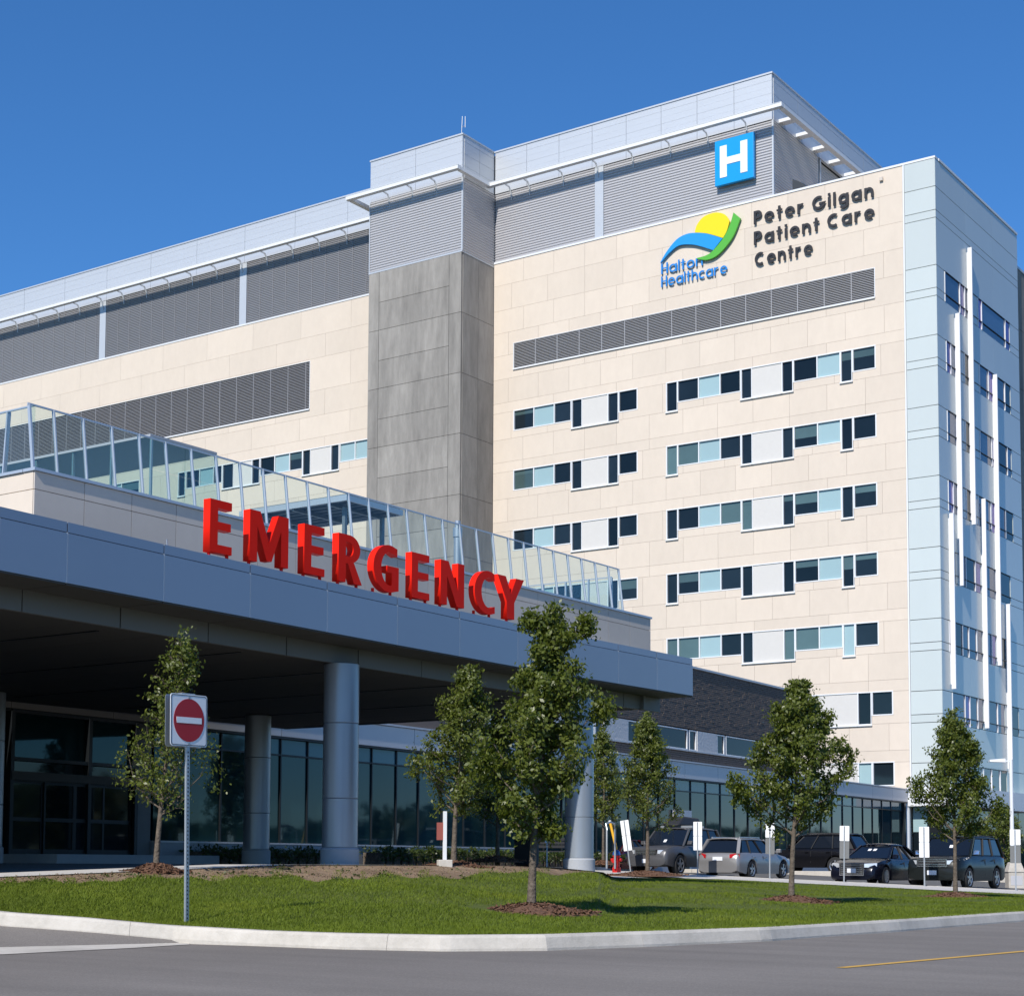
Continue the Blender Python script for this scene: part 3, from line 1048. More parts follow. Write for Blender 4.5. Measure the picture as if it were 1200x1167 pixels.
# pane layouts per row: (y0, y1, kind) with m = white mullion at y
LAY = [
    [(103.3, 105.9, 'b'), (106.05, 106.8, 'u'), (106.95, 108.45, 'b'), (109.5, 110.2, 'u'), (110.25, 114.95, 'b'), (115.1, 115.95, 'u')],
    [(103.4, 104.2, 'u'), (104.2, 106.0, 'b'), (106.7, 108.5, 'n'), (109.6, 111.4, 'b'), (111.4, 112.2, 'u'), (113.0, 114.6, 'b'), (114.8, 115.9, 'n')],
    [(103.4, 106.0, 'b'), (106.7, 108.3, 'n'), (109.5, 111.9, 'b'), (111.9, 112.3, 'u'), (113.2, 115.0, 'n'), (115.1, 115.9, 'b')],
    [(103.4, 104.3, 'u'), (104.3, 106.0, 'b'), (106.7, 108.3, 'n'), (109.0, 109.9, 'b'), (110.2, 111.5, 'b'), (111.5, 112.2, 'u'), (113.0, 114.4, 'b'), (114.5, 116, 'n')],
    [(103.5, 104.4, 'b'), (105.5, 106.3, 'b'), (106.4, 108.1, 'n'), (108.2, 109.2, 'u'), (110.4, 112.3, 'b'), (113.0, 115.2, 'n')],
    [(103.2, 104.0, 'b'), (104.2, 105.5, 'n'), (105.6, 106.7, 'b'), (106.8, 108.2, 'b'), (108.3, 109.3, 'b'), (110.0, 111.2, 'b'), (111.2, 112.0, 'u'), (113.0, 114.6, 'n')],
    [(103.6, 105.8, 'b'), (105.9, 106.7, 'u'), (106.8, 108.2, 'b'), (108.3, 109.3, 'b'), (110.2, 112.0, 'b'), (112.2, 113.6, 'b'), (114.6, 116.5, 'n')],
    [(103.6, 105.8, 'b'), (106, 106.7, 'u'), (106.8, 108.8, 'b'), (109.2, 110.6, 'b'), (110.8, 112.3, 'b'), (112.5, 113.8, 'n')],
]
KM = {'b': M_BLUESIDE, 'u': M_PURPLE, 'n': M_NAVY}
for zt, zb in zip(bj[:-1], bj[1:]):
    r = [i for i, w in enumerate(wrows) if abs(w - zt) < .05 or abs(w - 1.49 - zt) < .05]
    if r and zt - zb < 1.7:
        lay = LAY[r[0]]
        lower = abs(wrows[r[0]] - 1.49 - zt) < .05
        segs, y = [], Y0 + .0
        for (a, b, k) in lay:
            if a - y > .3:
                segs.append((y, a - .05, 's'))
            segs.append((a, b, k))
            y = b + .05
        segs.append((y, YB, 's'))
        holder = None
        for (a, b, k) in segs:
            if k == 's':
                MB().box(X1 - .2, X1, a + .01, b - .01, zb + .02, zt - .02).build("glass_cladding", M_BLUEPANEL, hosp)
            else:
                MB().box(X1 - .2, X1 - .03, a + .02, b - .02, zb + .02, zt - .02).build("window_pane", KM[k], hosp)
        if not lower:
            mb = MB()
            for (a, b, k) in lay:
                mb.box(X1 - .1, X1 + .03, a - .08, a + .015, zb - .52, zt - .02)
            mb.build_each("window_mullion", M_FIN, hosp)
            MB().box(X1 - .1, X1 + .035, lay[0][0] - .1, lay[-1][1] + .1, zt - .022, zt + .022).box(X1 - .1, X1 + .035, lay[0][0] - .1, lay[-1][1] + .1, zb - .022, zb + .022).build("window_rail", M_MULLION, hosp)
    else:
        n = 3
        for i in range(n):
            a, b = Y0 + (YB - Y0) * i / n, Y0 + (YB - Y0) * (i + 1) / n
            MB().box(X1 - .2, X1, a + .004 if i else a, b - .004, zb + .02, zt - .02).build("glass_cladding", M_BLUEPANEL, hosp)
for (y, zt, zb) in ((107.5, 41.1, 22.42), (105.0, 35.94, 18.0), (112.2, 33.63, 13.54), (109.45, 24.49, 9.09), (103.35, 22.44, 11.17), (114.1, 17.99, 6.33)):
    MB().box(X1 + .06, X1 + .34, y - .06, y + .06, zb, zt).box(X1 - .01, X1 + .06, y - .04, y + .04, zb + .3, zt - .3).build("fin", M_FIN, hosp)
# ground floor below the blue end
MB().box(XE + .02, X1 + .9, Y0 - .9, Y0 + .19, 3.70, 4.93).box(X1 + .02, X1 + .9, Y0 + .2, YB, 3.70, 4.93).build_each("entrance_band", M_WHITE, hosp)
MB().box(XE + .05, XE + .95, Y0 + .02, Y0 + .2, 2.1, 3.68).build("glass_pane", M_PALEGLASS, hosp)
for i in range(3):
    MB().box(XE + .05 + i * .95, XE + .93 + i * .95, Y0 + .05, Y0 + .2, -.6, 2.05).build("glass_pane", M_NAVY, hosp)
for i in range(6):
    MB().box(X1 - .3, X1 - .15, Y0 + .3 + i * 2.9, Y0 + 3.1 + i * 2.9, -1, 3.68).build("glass_pane", M_CURTAIN, hosp)

openings[:] = openings_save

# dark shaft further along the blue side
sh2 = thing("stair_tower", "brownish grey concrete stair tower rising behind the blue glass end of the hospital", "tower", (-45, 125, 0), ws=True)
MB().box(-58, -38.2, 118.3, 136, -1, 42.9).build("shaft_core", M_JOINT, sh2)
for i in range(10):
    for j in range(3):
        MB().box(-38.19, -38.1, 118.34 + j * 5.9, 118.3 + (j + 1) * 5.9 - .04, 43.1 - (i + 1) * 4.4 + .03, 43.1 - i * 4.4).build("concrete_panel", M_CONC, sh2)
MB().box(-58, -38.05, 118.3, 136, 43.12, 43.3).build("coping", M_FASCIA, sh2)

# antenna
ant = thing("roof_antenna", "small twin rod antenna standing on the corner of the roof of the concrete shaft", "antenna", (-73.0, YT + .35, 54.12))
MB().tube([(0, 0, 0), (.03, 0, .6), (.06, .02, 1.5)], .03, 6).build("mast", M_STEEL, ant)
MB().tube([(.03, 0, .7), (.30, .05, .72)], .02, 6).tube([(.30, .05, .6), (.30, .05, 1.45)], .03, 6).build("whip", M_STEEL, ant)

# H sign
hs = thing("hospital_sign", "square bright blue sign with a large white H high on the ribbed grey wall", "sign", (-52.0, Y0, 48.4), ws=True)
MB().box(-53.5, -50.52, Y0 - .42, Y0 - .12, 46.85, 50.05).build("sign_box", M_SIGNBLUE, hs, bevel=0.03)
hh = MB().box(-53.08, -52.55, 0, .03, 47.35, 49.6).box(-51.5, -50.97, 0, .03, 47.35, 49.6).box(-52.55, -51.5, 0, .03, 48.22, 48.72)
hh.v = [(x, Y0 - .425 - y, z) for x, y, z in hh.v]
hh.build("letter", M_SIGNWHITE, hs)
MB().box(-53.2, -53.0, Y0 - .13, Y0 + .12, 47.2, 49.7).box(-51.0, -50.8, Y0 - .13, Y0 + .12, 47.2, 49.7).build_each("mounting_rail", M_STEEL, hs)


# wall lettering, drawn as round geometric capitals and small letters with even strokes
def glyph(ch, sw):
    xh, cap = .72, .97
    q = (xh - sw) / 2
    h = sw / 2

    def ring(cx, cy, rx, ry, a0, a1, n=20):
        return arc(cx, cy, rx, ry, a0, a1, n)
    c = q + h
    T = {
        'o': ([ring(c, c, q, q, 0, 360, 28)], 2 * c), 'c': ([ring(c, c, q, q, 52, 308)], 1.72 * c),
        'e': ([ring(c, c, q, q, 0, 312, 24), [(c - q, c - .01), (c + q + h * .8, c - .01)]], 2 * c),
        'a': ([ring(c, c, q, q, 0, 360, 28), [(c + q, 0), (c + q, xh)]], 2 * c),
        'g': ([ring(c, c, q, q, 0, 360, 28), [(c + q, xh), (c + q, .0)] + ring(c, -.02, q, .24, -8, -140, 12)], 2 * c),
        'n': ([[(h, 0), (h, xh)], ring(h + q * .86, c * 1.02, q * .86, q * .98, 180, 0, 14) + [(h + q * 1.72, 0)]], 1.72 * q + sw),
        'h': ([[(h, 0), (h, cap)], ring(h + q * .86, c * 1.02, q * .86, q * .98, 180, 0, 14) + [(h + q * 1.72, 0)]], 1.72 * q + sw),
        'r': ([[(h, 0), (h, xh)], ring(h + q * .9, c * 1.02, q * .9, q * .98, 180, 70, 10)], 1.5 * q + h),
        't': ([[(.20, 0), (.20, cap * .98)], [(0, xh - h), (.42, xh - h)]], .42),
        'i': ([[(h, 0), (h, xh)], [(h, cap - sw * .85), (h, cap + .02)]], sw), 'l': ([[(h, 0), (h, cap)]], sw),
        'P': ([[(h, 0), (h, cap)], [(h, cap - h), (.28, cap - h)] + ring(.30, cap - h - .215, .22, .215, 90, -90, 14) + [(h, cap - h - .43)]], .52 + h),
        'G': ([ring(.47, cap / 2, .47 - h, cap / 2 - h, 60, 338, 26) + [(.94 - h, cap / 2 - .09), (.50, cap / 2 - .09)]], .94),
        'C': ([ring(.47, cap / 2, .47 - h, cap / 2 - h, 58, 302, 26)], .84),
        'H': ([[(h, 0), (h, cap)], [(.62 - h, 0), (.62 - h, cap)], [(h, cap * .52), (.62 - h, cap * .52)]], .62),
    }
    return T[ch]


def arc(cx, cy, rx, ry, a0, a1, n=14):
    return [(cx + rx * math.cos(R(a0 + (a1 - a0) * i / n)), cy + ry * math.sin(R(a0 + (a1 - a0) * i / n))) for i in range(n + 1)]


def stroke(mb, pts, sw, d, off):
    """a ribbon of even width with depth, mitred at every joint"""
    P = [Vector((a, b)) for a, b in pts]
    closed = (P[0] - P[-1]).length < 1e-5
    L, Rr = [], []
    for i, p in enumerate(P):
        a = P[i - 1] if i else (P[-2] if closed else None)
        b = P[i + 1] if i + 1 < len(P) else (P[1] if closed else None)
        d0 = (p - a).normalized() if a is not None else (b - p).normalized()
        d1 = (b - p).normalized() if b is not None else d0
        t = (d0 + d1).normalized()
        n = Vector((-t.y, t.x))
        k = sw / 2 / max(.5, n.dot(Vector((-d0.y, d0.x))))
        L.append(p + n * k)
        Rr.append(p - n * k)
    base = len(mb.v)
    for l, r_ in zip(L, Rr):
        mb.v += [(l.x, l.y, off), (r_.x, r_.y, off), (r_.x, r_.y, off + d), (l.x, l.y, off + d)]
    for i in range(len(P) - 1):
        a, b = base + 4 * i, base + 4 * i + 4
        for k in range(4):
            mb.f.append((a + k, a + (k + 1) % 4, b + (k + 1) % 4, b + k))
    if not closed:
        mb.f.append((base, base + 1, base + 2, base + 3))
        e = base + 4 * (len(P) - 1)
        mb.f.append((e + 3, e + 2, e + 1, e))


def wall_text(root, string, x0, x1, zbase, size, m, sw, depth, gap=.16, space=.5):
    gl, x = [], 0.0
    for ch in string:
        if ch == ' ':
            x += space
            continue
        g, w = glyph(ch, sw)
        gl.append((g, x))
        x += w + gap
    k = (x1 - x0) / ((x - gap) * size)
    for g, gx in gl:
        mb = MB()
        for i, pts in enumerate(g):
            thin = .72 if (i and len(pts) == 2 and abs(pts[0][1] - pts[1][1]) < 1e-6) else 1.0
            stroke(mb, pts, sw * thin, depth / size, .004 * i)
        me = bpy.data.meshes.new("letter")
        me.from_pydata(mb.v, [], mb.f)
        o = link("letter", me, m, root)
        M = frame_matrix((x0 + gx * k * size, Y0 - .035 - depth, zbase), (1, 0, 0), (0, 0, 1)) @ Matrix.Diagonal((k * size, size, size, 1))
        o.matrix_local = Matrix.Translation(-Vector(root.location)) @ M


pg = thing("wall_lettering", "black three line lettering Peter Gilgan Patient Care Centre on the beige wall", "lettering", (-46, Y0, 42), ws=True)
wall_text(pg, "Peter Gilgan", -50.66, -41.98, 43.64, .94, M_LETTERBLACK, .178, .07, gap=.20, space=.40)
wall_text(pg, "Patient Care", -50.66, -41.94, 42.20, .94, M_LETTERBLACK, .178, .07, gap=.20, space=.40)
wall_text(pg, "Centre", -50.60, -46.33, 40.70, .94, M_LETTERBLACK, .178, .07, gap=.20)
lg = thing("health_logo", "blue, yellow and green swoosh logo above blue Halton Healthcare lettering on the beige wall", "logo", (-55, Y0, 42), ws=True)
wall_text(lg, "Halton", -57.94, -54.62, 41.60, .80, M_LETTERBLUE, .13, .06, gap=.12)
wall_text(lg, "Healthcare", -57.94, -52.72, 40.66, .80, M_LETTERBLUE, .13, .06, gap=.12)


def catmull(pts, n=6):
    out = []
    for i in range(len(pts) - 1):
        p0, p1, p2, p3 = [np.array(pts[min(max(j, 0), len(pts) - 1)]) for j in (i - 1, i, i + 1, i + 2)]
        for k in range(n):
            t = k / n
            out.append(tuple(0.5 * ((2 * p1) + (-p0 + p2) * t + (2 * p0 - 5 * p1 + 4 * p2 - p3) * t * t + (-p0 + 3 * p1 - 3 * p2 + p3) * t ** 3)))
    out.append(tuple(pts[-1]))
    return out


def wall_shape(root, name, segs, m, depth, base):
    loop = []
    for s in segs:
        loop += catmull(s)
    me = curve_mesh([[(x + 55, z - 42) for x, z in loop]], depth / 2)
    me.materials.append(m)
    o = bpy.data.objects.new(name, me)
    COL.objects.link(o)
    o.parent = root
    o.matrix_local = Matrix.Translation(-Vector(root.location)) @ frame_matrix((-55, Y0 - base - depth / 2, 42), (1, 0, 0), (0, 0, 1))


wall_shape(lg, "blue_swoosh", [[(-57.96, 42.45), (-57.41, 43.16), (-56.64, 43.83), (-55.87, 44.05), (-55.11, 43.98), (-54.2, 43.72), (-53.02, 43.15)],
                               [(-53.75, 42.46), (-54.81, 42.98), (-55.56, 43.25), (-56.48, 43.36), (-57.26, 42.98), (-57.94, 42.40)]], M_LOGOBLUE, .16, .07)
wall_shape(lg, "yellow_sun", [[(-55.2, 44.02), (-55.03, 44.52), (-54.49, 45.0), (-53.59, 45.1), (-52.85, 44.8), (-52.48, 44.24)],
                              [(-52.48, 44.24), (-52.7, 43.6), (-53.0, 43.17)], [(-53.0, 43.17), (-54.2, 43.74), (-55.11, 44.0)]], M_LOGOYELLOW, .15, .07)
wall_shape(lg, "green_swoosh", [[(-52.18, 44.79), (-51.64, 44.26)], [(-51.64, 44.26), (-52.26, 43.04), (-53.31, 42.1), (-54.21, 41.87), (-55.04, 42.11)],
                                [(-55.0, 42.16), (-54.3, 42.2), (-53.75, 42.44), (-52.98, 43.13), (-52.48, 43.9), (-52.18, 44.72)]], M_LOGOGREEN, .16, .08)

# camera on the wall, small roof unit
cc = thing("security_camera", "tiny grey security camera near the top right corner of the beige wall", "camera", (-41.4, Y0, 44.75), ws=True)
MB().box(-41.58, -41.34, Y0 - .16, Y0 - .05, 44.58, 44.84).build("housing", M_BEIGE2, cc, bevel=.02)
MB().box(-41.5, -41.42, Y0 - .05, Y0 - .003, 44.66, 44.76).build("bracket", M_STEEL, cc)
ru = thing("roof_unit", "small dark grey hood sticking out of the roof beside the penthouse wall", "roof vent", (-47.4, Y0 + 2, 45.46), ws=True)
MB().hexa([(-48.2, 102.6, 45.4), (-46.9, 102.6, 45.4), (-46.9, 103.6, 45.4), (-48.2, 103.6, 45.4), (-48.2, 102.6, 46.6), (-47.4, 102.6, 46.1), (-47.4, 103.6, 46.1), (-48.2, 103.6, 46.6)]).build("hood", M_DARKMETAL, ru)

# ------------------------------------------------------------------ emergency wing (brick over a glass ground floor)
W0, W1 = np.array([-36.3, 39.2]), np.array([-39.95, 101.0])
WU = (W1 - W0) / np.linalg.norm(W1 - W0)
WN = np.array([WU[1], -WU[0]])


def W(u, o, z):
    p = W0 + WU * u + WN * o
    return (p[0], p[1], z)


wing = thing("emergency_wing", "low dark brick wing with grey fascia and long teal glass ground floor behind the canopy", "hospital wing", (-37, 60, 0), ws=True)
G0, G1 = -5.3, 61.2                    # extent of the glass wall along the wing
MB().tbox(-26, 62.3, -14, -.35, -1.0, 4.72, W).build("wing_core", M_MULLION, wing)
# glazing
mul = [-5.3, -3.9, -2.42, -1.0, .4, 1.17 + .6, 3.2, 4.4, 5.28, 6.73, 8.1]
while mul[-1] < 59:
    mul.append(mul[-1] + (1.47 if mul[-1] < 26 else 1.68))
mul.append(61.2)
for a, b in zip(mul[:-1], mul[1:]):
    zb = .62 if a < 14 else -.1
    t = (random.random() - .5) * .012
    MB().hexa([W(a + .03, -.12 + t, zb), W(b - .03, -.12 - t, zb), W(b - .03, -.2, zb), W(a + .03, -.2, zb), W(a + .03, -.12 + t * .5, 3.36), W(b - .03, -.12 - t * .5, 3.36), W(b - .03, -.2, 3.36), W(a + .03, -.2, 3.36)]).build("glass_pane", M_CURTAIN, wing)
    MB().tbox(a + .03, b - .03, -.2, -.12, 3.42, 3.93, W).build("spandrel_pane", M_CURTAINTOP, wing)
for a in mul[1:-1]:
    MB().tbox(a - .028, a + .028, -.2, -.07, .62 if a < 14.2 else -.1, 3.93, W).build("mullion", M_MULLION, wing)
MB().tbox(G0, G1, -.2, -.075, 3.363, 3.417, W).build("transom", M_MULLION, wing)
MB().tbox(G0, 14.6, -.3, .06, -.1, .56, W).build("plinth", M_PLINTH, wing)
MB().tbox(G0 + .02, 14.55, -.3, .09, .56, .61, W).build("sill", M_GREYBAND, wing)
MB().tbox(14.62, 61.2, -.3, -.02, -1.0, -.12, W).build("plinth", M_PLINTH, wing)
# grey fascia sheets; those under the canopy coloured darker to paint in its shade
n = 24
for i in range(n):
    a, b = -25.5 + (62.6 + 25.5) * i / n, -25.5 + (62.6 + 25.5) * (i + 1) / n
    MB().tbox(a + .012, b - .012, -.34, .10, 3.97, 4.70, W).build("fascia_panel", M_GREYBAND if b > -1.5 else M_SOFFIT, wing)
MB().tbox(-25.5, 62.62, -1.6, .16, 4.715, 4.78, W).build("roof_edge", M_GREYBAND, wing)
MB().tbox(-25.4, 62.58, -.33, .06, 3.90, 3.965, W).build("fascia_trim", M_DARKMETAL, wing)
# end column
MB().tbox(61.25, 61.55, -.3, .06, -1.0, 3.88, W).build("end_post", M_MULLION, wing)
cp = W(62.05, -.15, 0)
MB().lathe([(.30, -1.0), (.30, 3.9)], cp, 18).build("end_column", M_WHITE, wing, smooth=True)
# link door seen beside the parked cars
MB().tbox(28.6, 30.4, -.11, .04, -.3, 2.5, W).build("side_door_frame", M_GREYBAND, wing)
MB().tbox(28.9, 30.1, .045, .07, -.3, 1.75, W).build("side_door", M_MULLION, wing)

# brick storey: courses of long bricks
BO = -.32
BZ0, BZ1 = 4.80, 9.30
WS0, WS1 = 5.38, 6.34
bx0, bx1 = 18.0, 44.8
MB().tbox(-8.5, bx1 - .03, -9.5, BO - .09, 4.70, 8.7, W).tbox(19, bx1 - .03, -9.5, BO - .09, 8.7, BZ1, W).build_each("brick_core", M_MORTAR, wing)
mb = MB()
ch = 0.094
k = 0
z = BZ0
while z < BZ1 - .05:
    if not (z > WS0 - .08 and z < WS1):
        u = bx0 - random.random() * .4
        while u < bx1:
            L = 0.40
            o = BO + rng.normal(0, .004) + (0.010 if rng.random() < .10 else 0)
            e = min(u + L, bx1)
            mb.tbox(u + .006, e - .006, BO - .1, o, z + .008, z + ch - .006, W)
            u += L
    z += ch
stuff(mb.build("brickwork", M_BRICK, wing))
MB().tbox(bx0, bx1 + .05, -9, BO + .06, BZ1, BZ1 + .10, W).build("brick_coping", M_GREYBAND, wing)
MB().tbox(-8.5, 18.0, -9, BO, 8.7, 8.8, W).tbox(-8.5, 17.97, BO - .08, BO - .01, 4.8, 8.69, W).build("brick_return", M_BRICK, wing)
# window strip
strip = [('w', 9.5, 14.2), ('d', 14.25, 17.4), ('w', 17.45, 20.2), ('d', 20.25, 21.6), ('d', 21.65, 22.35), ('w', 22.4, 24.6), ('d', 24.65, 26.2), ('d', 26.25, 30.75), ('d', 30.95, 31.7), ('w', 31.75, 34.05), ('d', 34.1, 34.95), ('d', 35.15, 39.5), ('d', 39.7, 40.4), ('w', 40.45, 42.8), ('d', 42.85, 44.7)]
for i, (kk, a, b) in enumerate(strip):
    if kk == 'w':
        MB().tbox(a, b, BO - .1, BO + .03, WS0, WS1, W).build("stone_panel", M_ROUGHWHITE, wing)
    else:
        w = MB().tbox(a, b, BO - .1, BO + .0, WS0, WS0 + .05, W).tbox(a, b, BO - .1, BO + .0, WS1 - .05, WS1, W).tbox(a, a + .05, BO - .1, BO - .002, WS0 + .05, WS1 - .05, W).tbox(b - .05, b, BO - .1, BO - .002, WS0 + .05, WS1 - .05, W).build("window", M_WHITE, wing)
        MB().tbox(a + .05, b - .05, BO - .1, BO - .06, WS0 + .05, WS1 - .05, W).build("glass_pane", M_WINGGLASS, w)
MB().tbox(9.5, bx1, BO - .08, BO + .08, WS0 - .07, WS0 - .005, W).build("window_sill", M_GREYBAND, wing)

# entrance doors under the canopy
ent = thing("entrance_doors", "dark framed sliding glass entrance doors with transom panes in the shade under the canopy", "doors", tuple(W(-8.5, 0, 0.15)), ws=True)
E0, E1 = -10.75, -6.2
zb = 0.18
MB().tbox(-11.5, -5.5, -1.2, 2.6, -.2, zb, W).build("threshold", M_PLINTH, ent)
for a in (E0, -8.0, E1):
    MB().tbox(a - .06, a + .06, -.2, .12, zb, 3.9, W).build("door_post", M_MULLION, ent)
for z in (2.10, 2.62, 3.86):
    MB().tbox(E0, E1, -.19, .1, z, z + .09, W).build("transom", M_MULLION, ent)
MB().tbox(E0 - .02, E1 + .02, -.2, .14, 2.12, 2.34, W).build("door_header", M_SOFFIT, ent)
ed = np.linspace(E0 + .08, E1 - .08, 5)
for i in range(4):
    a, b = ed[i], ed[i + 1]
    o = .02 if i in (1, 2) else -.03
    d = MB().tbox(a, a + .06, o - .03, o + .03, zb, 2.1, W).tbox(b - .06, b, o - .03, o + .03, zb, 2.1, W).tbox(a + .06, b - .06, o - .03, o + .03, zb, zb + .14, W).tbox(a + .06, b - .06, o - .03, o + .03, 1.05, 1.15, W).tbox(a + .06, b - .06, o - .03, o + .03, 2.03, 2.1, W).build("sliding_door", M_MULLION, ent)
    MB().tbox(a + .06, b - .06, o - .01, o + .01, zb + .14, 1.05, W).build("glass_pane", M_NAVY, d)
    MB().tbox(a + .06, b - .06, o - .01, o + .01, 1.15, 2.03, W).build("glass_pane", M_NAVY, d)
for a, b in ((E0 + .06, -8.06), (-7.94, E1 - .06)):
    MB().tbox(a, b, -.12, -.06, 2.71, 3.86, W).build("transom_pane", M_CURTAIN, ent)
    MB().tbox(a, b, -.12, -.06, 2.34, 2.62, W).build("transom_pane", M_NAVY, ent)
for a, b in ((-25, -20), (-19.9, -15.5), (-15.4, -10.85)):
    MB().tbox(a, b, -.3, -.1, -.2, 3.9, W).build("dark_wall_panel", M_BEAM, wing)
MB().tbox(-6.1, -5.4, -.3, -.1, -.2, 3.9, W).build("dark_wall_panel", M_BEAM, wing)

# ------------------------------------------------------------------ terrace on the wing's roof
XP, PY0, PY1, PZ = -38.2, 31.1, 66.0, 11.12
ter = thing("roof_terrace", "raised roof terrace with pale beige panelled parapet above the canopy", "terrace", (-50, 48, 9), ws=True)
MB().box(-66, XP - .12, PY0 + .12, PY1 - .1, 8.85, 10.0).build("terrace_floor", M_PLINTH, ter)
MB().box(XP - .4, XP - .06, PY0 + .06, PY1 - .06, 8.9, PZ - .02).box(-66, XP - .41, PY0 + .06, PY0 + .4, 8.9, PZ - .02).box(-66, XP - .41, PY1 - .4, PY1 - .06, 8.9, PZ - .02).build_each("parapet_core", M_JOINT, ter)
n = 19
for i in range(n):
    a, b = PY0 + (PY1 - PY0) * i / n, PY0 + (PY1 - PY0) * (i + 1) / n
    MB().box(XP - .05, XP, a + .01, b - .01, 10.58, PZ - .03).build("parapet_panel", M_BEIGE2, ter)
    MB().box(XP - .05, XP, a + .01, b - .01, 8.85, 10.56).build("parapet_panel", M_BEIGE2, ter)
for i in range(9):
    a, b = XP - 3.1 * (i + 1), XP - 3.1 * i
    MB().box(a + .01, b - .01 if i else b - .06, PY0, PY0 + .05, 10.58, PZ - .03).build("parapet_panel", M_BEIGE, ter)
    MB().box(a + .01, b - .01 if i else b - .06, PY0, PY0 + .05, 8.85, 10.56).build("parapet_panel", M_BEIGE, ter)
MB().box(XP - .45, XP + .06, PY0 - .05, PY1 + .05, PZ - .02, PZ + .07).box(-66, XP - .46, PY0 - .06, PY0 + .45, PZ - .02, PZ + .065).box(-66, XP - .46, PY1 - .45, PY1 + .05, PZ - .02, PZ + .065).build_each("parapet_coping", M_POSTBLUE, ter)

scr = thing("glass_windscreen", "tall clear glass windscreen on slim leaning steel posts round the edge of the roof terrace", "glass screen", (XP, 48, PZ + .07), ws=True)
TZ0, TZ1, LEAN = PZ + .07, 13.12, .24
post_y = [31.2] + [32.08 + (63.0 - 32.08) * i / 28 for i in range(29)] + [63.9]
for y in post_y:
    w = .04 if y > 31.3 else .065
    MB().bar((XP - .2, y, TZ0), (XP - .2 - LEAN, y, TZ1), w, .10, up=(1, 0, 0)).build("post", M_POSTBLUE, scr)
for a, b in zip(post_y[:-1], post_y[1:]):
    x0, x1 = XP - .2 - .02, XP - .2 - LEAN
    MB().hexa([(x0 - .018, a + .03, TZ0 + .08), (x0, a + .03, TZ0 + .08), (x0, b - .03, TZ0 + .08), (x0 - .018, b - .03, TZ0 + .08), (x1 - .018, a + .03, TZ1 - .02), (x1, a + .03, TZ1 - .02), (x1, b - .03, TZ1 - .02), (x1 - .018, b - .03, TZ1 - .02)]).build("glass_pane", M_SCREEN, scr)
MB().bar((XP - .2 - LEAN, 31.15, TZ1), (XP - .2 - LEAN, 63.95, TZ1), .05, .05).build("top_rail", M_POSTBLUE, scr)
px_ = XP - .2
xs = [XP - 1.6 - 1.45 * i for i in range(12)]
for x in xs:
    MB().bar((x, PY0 + .2, TZ0), (x - LEAN * .2, PY0 + .35, TZ1), .055, .13, up=(0, 1, 0)).build("post", M_POSTBLUE, scr)
for b, a in zip([XP - .3] + xs[:-1], xs):
    MB().box(a + .03, b - .03, PY0 + .22, PY0 + .24, TZ0 + .08, TZ1 - .02).build("glass_pane", M_SCREEN, scr)
MB().bar((xs[-1], PY0 + .3, TZ1), (XP - .2 - LEAN, PY0 + .3, TZ1), .05, .05).build("top_rail", M_POSTBLUE, scr)
# lower rail closing the far end of the terrace
rl = thing("glass_guard_rail", "lower glass guard rail closing the far end of the roof terrace", "guard rail", (-42, 63.6, PZ), ws=True)
gx = [XP - .6 - 1.22 * i for i in range(9)]
for x in gx:
    MB().bar((x, 63.6, TZ0 - .1), (x, 63.6, 12.72), .06, .09, up=(0, 1, 0)).build("post", M_POSTBLUE, rl)
for b, a in zip(gx[:-1], gx[1:]):
    MB().box(a + .04, b - .04, 63.59, 63.61, TZ0, 12.68).build("glass_pane", M_SCREEN, rl)
MB().bar((gx[-1], 63.6, 12.74), (gx[0], 63.6, 12.74), .06, .04).build("top_rail", M_POSTBLUE, rl)

# stair pavilion and pergola on the terrace
pav = thing("stair_pavilion", "pale clear glass stair pavilion on the roof terrace behind the glass screen", "pavilion", (-50, 46, 10), ws=True)
pc = on_x(176, 520, -45.0)
PVX, PVY = -45.0, pc[1]
ztop = on_x(176, 511, -45.0)[2]
MB().box(-62, PVX - .02, PVY + .02, PVY + 3.4, ztop + .003, ztop + .10).build("roof_slab", M_PLINTH, pav)
for i in range(6):
    MB().box(PVX - .09 - 2.1 * i, PVX - .01 - 2.1 * i, PVY + .07, PVY + .15, 10.0, ztop).build("post", M_POSTBLUE, pav)
for i in range(8):
    MB().box(PVX - 2.1 * (i + 1) + .02, PVX - 2.1 * i - .02, PVY, PVY + .06, 10.0, ztop).build("glass_pane", M_PAVGLASS, pav)
for i in range(2):
    MB().box(PVX - .06, PVX, PVY + .08 + i * 1.7, PVY + 1.75 + i * 1.7, 10.0, ztop - 1.2).build("glass_pane", M_PAVGLASS, pav)
    MB().box(PVX - .06, PVX, PVY + .08 + i * 1.7, PVY + 1.75 + i * 1.7, ztop - 1.17, ztop).build("glass_pane", M_PAVGLASS, pav)

